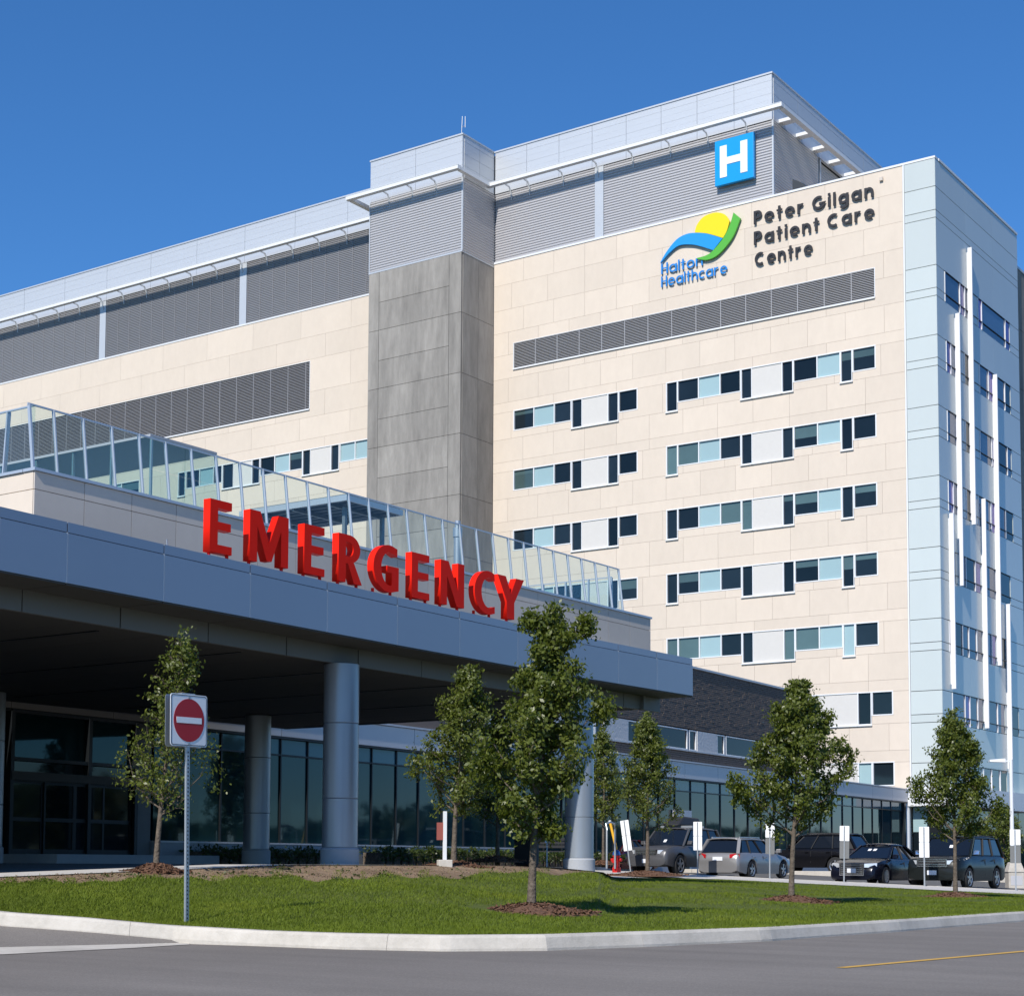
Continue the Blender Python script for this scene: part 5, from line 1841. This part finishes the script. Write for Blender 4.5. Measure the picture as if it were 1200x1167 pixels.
# ------------------------------------------------------------------ street furniture
# no entry sign
sb = lawn_base(219, 1081)
sdp = sb.dot(FWD)
k = 1.0 / px_m(sdp)
ne = thing("no_entry_sign", "red and white no entry sign on a perforated steel post at the kerb", "road sign", tuple(sb))
ne.rotation_euler = (0, R(-1.1), YAW + R(57))       # local -Y is the face of the sign
pole_h = (1081 - 815) * k
w2 = .5 * 61 * k
mb = MB()
mb.box(-.030, .030, -.004, .0, -.2, pole_h).box(-.030, -.026, -.0, .026, -.2, pole_h).box(.026, .030, -.0, .026, -.2, pole_h)
mb.build("post", M_STEEL, ne)
mb = MB()
z = .05
while z < pole_h - .7:
    mb.box(-.009, .009, -.0065, -.0035, z, z + .022)
    z += .05
stuff(mb.build("post_holes", M_DARKMETAL, ne))


def rrect(w, h, rad, cx=0, cy=0):
    return arc(cx + w - rad, cy + h - rad, rad, rad, 0, 90, 5) + arc(cx - w + rad, cy + h - rad, rad, rad, 90, 180, 5) + arc(cx - w + rad, cy - h + rad, rad, rad, 180, 270, 5) + arc(cx + w - rad, cy - h + rad, rad, rad, 270, 360, 5)


def flat_part(root, name, loops, depth, m, y, zc, flip=False):
    me = curve_mesh(loops, depth / 2)
    me.materials.append(m)
    o = bpy.data.objects.new(name, me)
    COL.objects.link(o)
    o.parent = root
    o.matrix_local = frame_matrix((0, y, zc), (1, 0, 0) if not flip else (-1, 0, 0), (0, 0, 1))
    return o


zc = pole_h - w2 + .01
flat_part(ne, "sign_plate", [rrect(w2, w2, .04)], .006, M_SIGNWHITE, -.012, zc)
flat_part(ne, "border", [rrect(w2 - .012, w2 - .012, .035), rrect(w2 - .020, w2 - .020, .03)], .002, M_LETTERBLACK, -.0165, zc)
disc = flat_part(ne, "red_disc", [arc(0, 0, w2 * .83, w2 * .83, 0, 355, 47)], .003, mat("sign_red", (0.42, 0.008, 0.015), .45), -.0175, zc)
flat_part(ne, "white_bar", [[(-w2 * .68, -w2 * .115), (w2 * .68, -w2 * .115), (w2 * .68, w2 * .115), (-w2 * .68, w2 * .115)]], .003, M_SIGNWHITE, -.0205, zc)
flat_part(ne, "rear_plate", [rrect(w2, w2, .04)], .005, M_STEEL, .075, zc - .01, True)
MB().box(-.02, .02, -.022, -.009, zc + w2 * .86, zc + w2 * .92).box(-.02, .02, -.022, -.009, zc - w2 * .92, zc - w2 * .86).box(-.12, .12, -.006, .07, zc + w2 - .02, zc + w2 + .014).build("bolt", M_STEEL, ne)

# small signs at the parking stalls, backs to the road
PS = [(739, 1021, 960, 996, True, -8, "leaning white backed parking sign at the left end of the stalls by the hydrant"), (817.5, 1025, 962.5, 996, True, 0, "white backed parking sign between the silver four wheel drive and the estate car"),
      (902, 1029, 964, 981, False, 1, "parking sign with a grey lower plate beside the silver estate car"), (989, 1033, 967, 985, False, 2, "parking sign with a grey lower plate in front of the dark blue saloon"),
      (1083.5, 1038.5, 969, 1005, True, 0, "white backed two plate parking sign before the grille of the dark green car"), (1190.5, 1043, 971.5, 990, False, 0, "parking sign with a grey lower plate at the right end near the lamp post")]
for i, (px, py, yt, yl, two, lean, lab) in enumerate(PS):
    base = on_y(px, py, 53.6)
    D = base.dot(FWD)
    base[2] = plateau_z(base[0], base[1]) + .01
    k = 1 / px_m(D)
    H = (py - yt) * k
    o = thing("parking_sign", lab, "sign", tuple(base), "parking signs along the stalls")
    o.rotation_euler = (0, R(lean) if lean < 0 else R(lean * .5), R(8))
    MB().box(-.022, .022, -.003, .0, -.1, H - .02).box(-.022, -.018, 0, .02, -.1, H - .02).box(.018, .022, 0, .02, -.1, H - .02).build("post", M_STEEL, o)
    wd = .165
    h1 = (yl - yt) * k
    if two:
        flat_part(o, "plate", [rrect(wd, h1 * .25 - .004, .02)], .004, M_SIGNWHITE, .024, H - h1 * .25)
        flat_part(o, "plate", [rrect(wd, h1 * .25 - .004, .02)], .004, M_SIGNWHITE, .024, H - h1 * .75)
    else:
        flat_part(o, "plate", [rrect(wd, h1 * .5 - .004, .02)], .004, M_SIGNWHITE, .024, H - h1 * .5)
        p2 = flat_part(o, "lower_plate", [rrect(wd, h1 * .55, .02)], .004, M_BEAM, .024, H - h1 * 1.58)  # bare aluminium back, its dark reflection painted into the grey

# small sign with lines of print near the bin, facing the road
base = at_depth(641, 1013, 52)
o = thing("information_sign", "narrow white sign with dark print on a thin post between bin and round column", "sign", tuple(base))
k = 1 / px_m(52)
MB().box(-.02, .02, 0, .03, -.1, 44 * k).build("post", M_STEEL, o)
flat_part(o, "plate", [rrect(2.7 * k, 9.3 * k, .02)], .006, M_SIGNWHITE, -.006, 35 * k)
for j, (zz, hh2) in enumerate(((41, .7), (37.5, .6), (36, .6), (29, 1.6))):
    MB().box(-1.5 * k, 1.5 * k, -.012, -.0095, (zz - hh2) * k, (zz + hh2 * .3) * k).build("print_line", M_LETTERBLACK, o)
o.rotation_euler = (0, 0, YAW)

# hydrant with its marker rod
base = at_depth(722.5, 1018.5, 58)
hy = thing("fire_hydrant", "red fire hydrant with blue cap and a leaning yellow marker rod", "hydrant", tuple(base))
k = 1 / px_m(58)
MB().lathe([(.15, -.1), (.15, .06), (.115, .08), (.115, .42), (.14, .44), (.14, .47), (.10, .49)], (0, 0, 0), 16).lathe([(.06, -.2), (.06, .2)], (0, 0, .33), 10, 'x').lathe([(.08, -.2), (.08, 0)], (0, 0, .30), 12, 'y').build("barrel", mat("hydrant_red", (.55, .015, .012), .4), hy, smooth=True, angle=35)
MB().lathe([(.12, .48), (.14, .5), (.13, .58), (.08, .65), (.03, .68), (.03, .73)], (0, 0, 0), 16).build("cap", mat("hydrant_blue", (.02, .10, .35), .4), hy, smooth=True)
MB().tube([(0, 0, .68), (-.26, 0, 1.62)], .045, 8).build("marker_rod", mat("marker_yellow", (.80, .42, .01), .5), hy, smooth=True)
MB().tube([(-.26, 0, 1.62), (-.275, 0, 1.68)], .046, 8).build("rod_tip", M_SIGNWHITE, hy)

# pale post on a concrete foot (with the red box behind it)
base = at_depth(521, 1014, 33.0)
k = 1 / px_m(33)
bp_ = thing("marker_post", "pale grey square post on a white concrete foot beside the egg shaped tree", "post", tuple(base))
bp_.rotation_euler = (0, 0, YAW + R(12))
MB().box(-.135, .135, -.135, .135, -.15, .115).build("concrete_foot", M_CONCRETE, bp_, bevel=.012)
MB().box(-.036, .036, -.036, .036, .115, 1.06).build("post", M_WHITE, bp_, bevel=.005)
MB().box(-.16, -.037, -.02, .02, .50, .84).build("red_plate", mat("faded_red", (.30, .08, .06), .6), bp_)

# dark bin
base = at_depth(617, 1014.5, 50)
bn = thing("waste_bin", "black box shaped waste bin standing on the walk in front of the glass wall", "bin", tuple(base))
bn.rotation_euler = (0, 0, YAW - R(30))
MB().box(-.28, .28, -.26, .26, .03, .86).box(-.25, .25, -.23, .23, -.05, .03).build("body", M_CARTRIM, bn, bevel=.02)
MB().box(-.30, .30, -.28, .28, .87, .95).build("lid", M_BEAM, bn, bevel=.02)
# bench by the bin
base = at_depth(645, 1013, 55)
be = thing("bench", "dark metal bench beside the bin in front of the low hedge", "bench", tuple(base))
be.rotation_euler = (0, 0, YAW)
for i in range(4):
    MB().box(-.75, .75, -.2 + i * .11, -.11 + i * .11, .42, .45).build("slat", M_CARTRIM, be)
for i in range(3):
    MB().box(-.75, .75, .24 + i * .02, .27 + i * .02, .55 + i * .12, .64 + i * .12).build("slat", M_CARTRIM, be)
for x in (-.68, .68):
    MB().box(x - .025, x + .025, -.2, .24, .37, .415).box(x - .025, x + .025, -.2, -.15, -.1, .37).box(x - .025, x + .025, .19, .24, -.1, .37).bar((x, .215, .415), (x, .3, .9), .05, .04).build("leg", M_CARTRIM, be)
# bent guard rail left of the hydrant
base = at_depth(708, 1014, 57)
gr = thing("hoop_rail", "bent grey tubular hoop rail in front of the slender tree by the hydrant", "rail", tuple(base))
MB().tube([(-.12, .9, -.1), (-.12, .9, 1.25), (-.05, .75, 1.42), (0, .4, 1.48), (.05, .05, 1.4), (.1, 0, 1.2), (.1, 0, -.1)], .035, 8).build("tube", M_STEEL, gr, smooth=True)

# lamp post
base = at_depth(1187, 1033, 66)
base[2] = lot_z(base[0], base[1]) + .03
k = 1 / px_m(66)
lp = thing("lamp_post", "slim white lamp post with a single flat lamp arm reaching left", "lamp post", tuple(base))
lp.rotation_euler = (0, 0, YAW)
Ht = (1033 - 886) * k
MB().tube([(0, 0, 0), (0, 0, Ht)], [.085, .07], 10).build("pole", M_WHITE, lp, smooth=True)
MB().bar((0, 0, Ht - .08), (-.35, 0, Ht - .05), .06).build("arm", M_WHITE, lp)
MB().hexa([(-.85, -.13, Ht - .10), (-.25, -.16, Ht - .12), (-.25, .16, Ht - .12), (-.85, .13, Ht - .10), (-.85, -.10, Ht - .02), (-.25, -.12, Ht + .03), (-.25, .12, Ht + .03), (-.85, .10, Ht - .02)]).build("lamp_head", M_WHITE, lp)
# utility pedestal
base = at_depth(1189, 1030, 63)
base[2] = lot_z(base[0], base[1])
k = 1 / px_m(63)
up = thing("utility_cabinet", "pale concrete utility pedestal at the right edge behind the end parking sign", "cabinet", tuple(base))
up.rotation_euler = (0, 0, YAW)
MB().box(-.29, .29, -.25, .25, -.1, .58).build("base_block", M_CONCRETE, up, bevel=.02)
MB().hexa([(-.32, -.28, .585), (.32, -.28, .585), (.32, .28, .585), (-.32, .28, .585), (-.2, -.18, .95), (.2, -.18, .95), (.2, .18, .95), (-.2, .18, .95)]).build("top_block", M_CONCRETE, up, bevel=.02)
MB().box(-.22, .22, -.256, -.252, .1, .45).build("access_plate", M_GREYBAND, up)

# ------------------------------------------------------------------ cars


def paint(name, col, metal=.35, rough=.28):
    return mat(name, col, rough, metal, spec=.3, var=.05, scale=3, coat=.15)


def car(label, loc, heading, sp, body_m):
    g = sp.get
    L, Wd, H, r = g('L'), g('W'), g('H'), g('r')
    belt, roofw = g('belt'), g('roofw')
    xf, xr = g('xf'), g('xr')                       # axle positions, x = 0 is the middle of the car
    o = thing("parked_car", label, "car", tuple(loc), "cars parked in the hospital lot")
    o.rotation_euler = (0, 0, heading)
    top = g('top')                                  # (x, z) of hood / belt / tail from rear to front
    tx, tz = [p[0] for p in top], [p[1] for p in top]
    xs = sorted(set([round(x, 3) for x in np.linspace(-L / 2, L / 2, 64)] + [-L / 2 + .03, L / 2 - .03, -L / 2 + .1, L / 2 - .1]))
    ra = r + .055
    zb = g('clear')
    rings = []
    for x in xs:
        e = (L / 2 - abs(x))
        tap = 1 - (.13 if x > 0 else .08) * max(0, 1 - e / .75) ** 2.2
        w = Wd / 2 * tap
        zt = float(np.interp(x, tx, tz))
        bend = max(0, 1 - e / .10)
        zl = zb + .10 * max(0, 1 - e / .5)
        for c in (xf, xr):
            if abs(x - c) < ra:
                zl = max(zl, r + math.sqrt(ra * ra - (x - c) ** 2))
        zu = zb + .02
        zm = max(zl + .04, zb + (zt - zb) * .55)
        zs = max(zm + .03, zt - .09)
        ring = [(0, zu), (w * .72, zu), (w * .74, zl - .012 if zl > zb + .2 else zu + .01), (w * .975, zl), (w, max(zl + .02, zm - .12)), (w, zm), (w * .965, zs), (w * .90, zt - .012), (w * .5, zt + .012), (0, zt + .02)]
        if bend > 0:
            cz = (zb + zt) / 2
            ring = [(a * (1 - .05 * bend), cz + (z - cz) * (1 - .10 * bend)) for a, z in ring]
        rings.append([(x, a, z) for a, z in ring] + [(x, -a, z) for a, z in ring[-2:0:-1]])
    mb = MB()
    n = len(rings[0])
    mb.v = [p for q in rings for p in q]
    for i in range(len(rings) - 1):
        for j in range(n):
            mb.f.append((i * n + j, i * n + (j + 1) % n, (i + 1) * n + (j + 1) % n, (i + 1) * n + j))
    mb.f.append(tuple(range(n)))
    mb.f.append(tuple((len(rings) - 1) * n + j for j in range(n))[::-1])
    mb.build("body", body_m, o, smooth=True, angle=38)
    # greenhouse
    a0, a1, b1, b0 = g('gh')                        # rear base, rear top, front top, front base (x)
    wb, wt = Wd / 2 * .90, roofw / 2
    zr = H - .03
    zb_r, zb_f = float(np.interp(a0, tx, tz)), float(np.interp(b0, tx, tz))
    dk = MB()
    dk.hexa([(a0 + .05, -wb + .05, belt - .15), (b0 - .05, -wb + .05, belt - .15), (b0 - .05, wb - .05, belt - .15), (a0 + .05, wb - .05, belt - .15),
             (a1 + .05, -wt + .05, zr - .03), (b1 - .05, -wt + .05, zr - .03), (b1 - .05, wt - .05, zr - .03), (a1 + .05, wt - .05, zr - .03)])
    dk.build("cabin_interior", M_CARTRIM, o)

    def slabq(name, q, m, t=.012):
        q = [Vector(p) for p in q]
        nn = (q[1] - q[0]).cross(q[3] - q[0]).normalized()
        ctr = sum(q, Vector()) / 4
        if nn.dot(ctr - Vector((0, 0, belt))) < 0:
            nn = -nn
        return MB().hexa([p - nn * t for p in q] + [p + nn * .002 for p in q]).build(name, m, o)
    ins = .05
    slabq("windscreen", [(b0, -wb + .07, zb_f + .02), (b0, wb - .07, zb_f + .02), (b1 + .02, wt - .05, zr - .03), (b1 + .02, -wt + .05, zr - .03)], M_CARGLASS)
    for tx_, ty_ in g('tags', []):
        q0 = Vector((b0, 0, zb_f + .02)).lerp(Vector((b1 + .02, 0, zr - .03)), tx_)
        q1 = Vector((b0, 0, zb_f + .02)).lerp(Vector((b1 + .02, 0, zr - .03)), tx_ + .16)
        nx = (q1 - q0).cross(Vector((0, 1, 0))).normalized()
        nx = nx if nx.x > 0 else -nx
        MB().hexa([q0 + Vector((0, ty_ - .06, 0)), q0 + Vector((0, ty_ + .06, 0)), q1 + Vector((0, ty_ + .06, 0)), q1 + Vector((0, ty_ - .06, 0)),
                   q0 + nx * .006 + Vector((0, ty_ - .06, 0)), q0 + nx * .006 + Vector((0, ty_ + .06, 0)), q1 + nx * .006 + Vector((0, ty_ + .06, 0)), q1 + nx * .006 + Vector((0, ty_ - .06, 0))]).build("parking_tag", M_SIGNWHITE, o)
    slabq("rear_window", [(a0, -wb + .09, max(belt, zb_r) + .02), (a0, wb - .09, max(belt, zb_r) + .02), (a1 - .02, wt - .07, zr - .06), (a1 - .02, -wt + .07, zr - .06)], M_CARGLASS)
    cuts = g('pill')                                # pillar positions, belt x between panes
    for s in (-1, 1):
        for i in range(len(cuts) - 1):
            c0, c1 = cuts[i], cuts[i + 1]

            def tp_(c):
                t = (c - a0) / (b0 - a0)
                return a1 + (b1 - a1) * t
            slabq("side_window", [(c0 + .03, s * (wb - .01), belt + .02), (c1 - .03, s * (wb - .01), belt + .02), (tp_(c1) - .02, s * (wt + .0), zr - .055), (tp_(c0) + .02, s * (wt + .0), zr - .055)], M_CARGLASS)
            if i:
                MB().bar((c0, s * (wb + .002), belt), (tp_(c0), s * (wt + .008), zr - .03), .07, .03, up=(1, 0, 0)).build("door_pillar", M_CARTRIM, o)
                # door seam down the flank
                MB().box(c0 - .006, c0 + .006, s * Wd / 2 * .985 - .006, s * Wd / 2 * .985 + .011, zb + .2, belt - .1).build("door_seam", M_CARTRIM, o)
                MB().box(c0 + .10, c0 + .27, s * (Wd / 2 + .008) - .012, s * (Wd / 2 + .008) + .012, belt - .17, belt - .14).build("door_handle", body_m, o)
        MB().bar((b0 + .03, s * (wb - .015), zb_f - .02), (b1, s * (wt + .0), zr - .01), .07, .06).build("pillar", body_m, o)
        MB().bar((a0 - .02, s * (wb - .03), max(belt, zb_r) - .04), (a1, s * (wt - .01), zr - .01), g('cp', .12), .07).build("pillar", body_m, o)
    rows = []
    for x in np.linspace(a1 - .05, b1 + .04, 9):
        t = (x - a1 + .05) / (b1 - a1 + .09)
        row = []
        for y in np.linspace(-1, 1, 9):
            crown = .035 * (1 - y * y) + .03 * math.sin(math.pi * min(1, max(0, t))) - .03
            row.append((x, y * (wt + .02) * (1 - .06 * (abs(t - .45) * 2) ** 3), H - .005 + crown - .035 * (abs(y) > .9)))
        rows.append(row)
    rf = grid_mesh(rows, "roof", body_m, o)
    sm = rf.modifiers.new("thick", 'SOLIDIFY')
    sm.thickness = .045
    sm.offset = -1 if False else 1
    sm.offset = 0
    # wheels
    for x in (xf, xr):
        for s in (-1, 1):
            y = s * (Wd / 2 - .115)
            wt_ = MB().lathe([(r * .66, -.11), (r * .93, -.11), (r, -.07), (r, .07), (r * .93, .11), (r * .66, .11), (r * .64, 0), (r * .66, -.11)], (x, y, r), 26, 'y', caps=False).build("wheel", M_TYRE, o, smooth=True, angle=40)
            rm = MB().lathe([(r * .645, -.05), (r * .645, .045)], (x, y, r), 26, 'y')
            rim = MB()
            for kx in range(g('spokes', 5)):
                a = 2 * math.pi * kx / g('spokes', 5) + .3
                rim.bar((x + .05 * math.cos(a), y + s * .09, r + .05 * math.sin(a)), (x + r * .64 * math.cos(a), y + s * .085, r + r * .64 * math.sin(a)), r * .2, .03, up=(0, 1, 0))
            for kx in range(26):
                p, q = 2 * math.pi * kx / 26, 2 * math.pi * (kx + 1) / 26
                rim.quad(*[(x + rr * math.cos(an), y + s * yy, r + rr * math.sin(an)) for rr, an, yy in ((r * .60, p, .09), (r * .685, p, .113), (r * .685, q, .113), (r * .60, q, .09))])
            rim.lathe([(.07, -.1), (.07, .1), (.05, .105)], (x, y, r), 12, 'y')
            rm.build("brake_disc", M_CARTRIM, wt_)
            rim.build("rim", M_RIM, wt_)
    # front and rear trim
    xe = L / 2
    hz = g('hz')
    yl = Wd / 2 * .68
    for s in (-1, 1):
        MB().hexa([(xe - .30, s * (yl + .20), hz - .07), (xe - .05, s * (yl - .16), hz - .07), (xe - .045, s * (yl - .16), hz + .07), (xe - .32, s * (yl + .20), hz + .09),
                   (xe - .22, s * (yl + .21), hz - .065), (xe + .015, s * (yl - .15), hz - .065), (xe + .01, s * (yl - .15), hz + .065), (xe - .24, s * (yl + .21), hz + .08)]).build("headlight", M_LAMP, o)
        tz_ = g('tailz')
        MB().hexa([(-xe + .20, s * (yl + .20), tz_ - .10), (-xe + .02, s * (yl - .12), tz_ - .08), (-xe + .02, s * (yl - .12), tz_ + .05), (-xe + .24, s * (yl + .20), tz_ + .10),
                   (-xe + .12, s * (yl + .225), tz_ - .10), (-xe - .02, s * (yl - .12), tz_ - .08), (-xe - .005, s * (yl - .12), tz_ + .05), (-xe + .14, s * (yl + .215), tz_ + .10)]).build("tail_light", M_TAIL, o)
        MB().hexa([(b0 - .28, s * (wb + .04), belt + .02), (b0 - .12, s * (wb + .04), belt + .02), (b0 - .12, s * (wb + .24), belt + .03), (b0 - .26, s * (wb + .24), belt + .03),
                   (b0 - .28, s * (wb + .08), belt + .17), (b0 - .14, s * (wb + .08), belt + .17), (b0 - .16, s * (wb + .25), belt + .17), (b0 - .26, s * (wb + .25), belt + .17)]).build("mirror", g('mirror', body_m), o, bevel=.02)
        MB().box(xe - .14, xe - .015, s * yl - .07, s * yl + .07, zb + .13, zb + .22).build("fog_light", M_LAMP, o)
        if g('rails'):
            MB().bar((a1 + .15, s * (wt - .08), H + .04), (b1 - .2, s * (wt - .08), H + .05), .045, .04).box(a1 + .15, a1 + .22, s * (wt - .08) - .02, s * (wt - .08) + .02, H - .01, H + .04).box(b1 - .27, b1 - .2, s * (wt - .08) - .02, s * (wt - .08) + .02, H - .01, H + .04).build("roof_rail", M_STEEL if g('rails') == 1 else M_CARTRIM, o)
    gz0, gz1, gw = g('grille')
    gm = MB().box(xe - .1, xe + .006, -gw, gw, gz0, gz1).build("grille", M_CARTRIM, o)
    nb_ = g('bars', 3)
    for i in range(nb_):
        z = gz0 + (gz1 - gz0) * (i + .5) / nb_
        MB().box(xe - .05, xe + .018, -gw + .03, gw - .03, z - .018, z + .018).build("bar", M_CHROME, gm)
    if g('surround'):
        MB().box(xe - .08, xe + .02, -gw - .03, -gw, gz0 - .03, gz1 + .03).box(xe - .08, xe + .02, gw, gw + .03, gz0 - .03, gz1 + .03).box(xe - .08, xe + .021, -gw, gw, gz1, gz1 + .03).box(xe - .08, xe + .021, -gw, gw, gz0 - .03, gz0).build("surround", M_CHROME, gm)
    MB().box(xe - .2, xe - .008, -Wd * .36, Wd * .36, zb + .05, zb + .27).build("lower_intake", M_CARTRIM, o)
    MB().box(xe - .02, xe + .03, -.16, .16, g('pz') - .07, g('pz') + .08).build("number_plate", M_PLATE, o)
    MB().box(-xe - .02, -xe + .02, -.2, .2, g('rpz') - .07, g('rpz') + .07).build("number_plate", M_PLATE, o)
    MB().box(-xe + .005, -xe + .3, -Wd * .40, Wd * .40, zb + .02, zb + .16).build("rear_valance", M_CARTRIM, o)
    return o


SUV = dict(L=4.78, W=1.93, H=1.79, r=.385, belt=1.13, roofw=1.44, xf=1.45, xr=-1.30, clear=.30, spokes=5,
           top=[(-2.39, .95), (-2.33, 1.10), (-2.0, 1.14), (.75, 1.13), (1.15, 1.10), (1.9, 1.06), (2.2, 1.0), (2.34, .88), (2.39, .72)],
           gh=(-2.22, -1.85, .35, 1.02), pill=[-1.95, -1.15, -.15, .82], hz=.86, tailz=1.0, grille=(.76, .95, .44), bars=3, pz=.52, rpz=.9)


def on_stall(px, Y, lx):
    """a point of the lot seen at this column, on the line Y"""
    d = ray(px, 1012)
    X = d[0] * Y / d[1]
    return (X, Y, lot_z(X, Y + lx) + .01)


P_SILVER = paint("silver_paint", (.10, .10, .105), .4, .36)
P_SILVER2 = paint("silver_grey_paint", (.30, .29, .285), .5, .36)
P_NAVY = paint("dark_blue_paint", (.006, .007, .014), .1, .2)
P_GREEN = paint("dark_green_grey_paint", (.009, .011, .010), .1, .34)
P_BLACK = paint("black_paint", (.008, .008, .010), .2, .22)
P_MAROON = paint("maroon_paint", (.08, .01, .012), .3, .25)

# silver four wheel drive, nose towards the road, roof box
p = on_stall(757, 55.0, 2.4)
rr = dict(SUV, tags=[(.2, -.05)])
c1 = car("silver four wheel drive with black roof box, facing the road", (p[0], p[1] + 2.39, p[2]), R(-90), rr, P_SILVER)
MB().hexa([(-1.55, -.55, 1.90), (.35, -.55, 1.90), (.35, .25, 1.90), (-1.55, .25, 1.90), (-1.6, -.42, 2.22), (-.3, -.42, 2.27), (-.3, .12, 2.27), (-1.6, .12, 2.22)]).build("roof_box", M_CARTRIM, c1, bevel=.07, smooth=True, angle=50)
MB().box(-.9, -.84, -.7, .7, 1.81, 1.895).box(.0, .06, -.7, .7, 1.81, 1.895).build("roof_bar", M_STEEL, c1)
# silver estate car, tail towards the road
p = on_stall(841, 55.2, 2.3)
est = dict(L=4.56, W=1.80, H=1.47, r=.325, belt=.93, roofw=1.30, xf=1.38, xr=-1.25, clear=.17, spokes=5,
           top=[(-2.28, .72), (-2.24, .86), (-2.1, .95), (-1.6, .96), (.6, .95), (.95, .92), (1.7, .82), (2.1, .70), (2.24, .58), (2.28, .45)],
           gh=(-2.16, -1.78, .15, 1.02), pill=[-1.95, -1.25, -.35, .75], hz=.66, tailz=.83, grille=(.55, .64, .45), bars=1, pz=.42, rpz=.72, rails=1)
c2 = car("silver estate car with roof rails, tail towards the road", (p[0], p[1] + 2.28, p[2]), R(90), est, P_SILVER2)
# dark blue saloon
p = on_stall(998, 55.0, 2.3)
sal = dict(L=4.70, W=1.83, H=1.43, r=.325, belt=.91, roofw=1.18, xf=1.46, xr=-1.34, clear=.16, spokes=10,
           top=[(-2.35, .70), (-2.3, .92), (-1.9, 1.0), (-1.5, .99), (-1.2, .94), (.5, .92), (.9, .93), (1.7, .85), (2.1, .76), (2.28, .64), (2.35, .48)],
           gh=(-1.75, -.95, .1, .98), pill=[-1.35, -.95, -.2, .70], hz=.68, tailz=.86, grille=(.36, .72, .42), bars=5, surround=1, pz=.50, rpz=.7, tags=[(.62, .05), (.62, -.15)])
c3 = car("dark blue saloon with chrome framed grille, facing the road", (p[0], p[1] + 2.35, p[2]), R(-90), sal, P_NAVY)
# dark green grey four wheel drive
p = on_stall(1092, 55.0, 2.3)
pil = dict(SUV)
pil.update(L=4.78, W=1.97, H=1.79, r=.37, belt=1.14, roofw=1.52, clear=.27, gh=(-2.25, -1.95, .45, 1.12), pill=[-2.02, -1.1, -.1, .92],
           top=[(-2.39, .95), (-2.33, 1.12), (-2.0, 1.15), (.8, 1.14), (1.2, 1.12), (1.9, 1.08), (2.2, 1.03), (2.34, .92), (2.39, .74)], grille=(.78, .98, .50), bars=2, surround=1, rails=2, hz=.90, mirror=M_CHROME, pz=.55, tags=[(.45, .1)])
c4 = car("dark green grey four wheel drive with big chrome grille, facing the road", (p[0], p[1] + 2.39, p[2]), R(-90), pil, P_GREEN)
# black four wheel drive crossing behind
d = ray(957, 1012)
D = 75.0
X, Y = (d * D / d.dot(FWD))[:2]
bk = dict(SUV)
bk.update(H=1.76, rails=2)
c5 = car("black four wheel drive standing side on behind the dark blue saloon", (X, Y, lot_z(X, Y) + .01), R(180), bk, P_BLACK)
# maroon car half hidden at the left end
d = ray(722, 1012)
D = 74.0
X, Y = (d * D / d.dot(FWD))[:2]
mr = dict(sal)
mr.update(bars=2)
c6 = car("dark maroon saloon mostly hidden behind the hydrant and the silver car", (X, Y, lot_z(X, Y) + .01), R(-90), mr, P_MAROON)
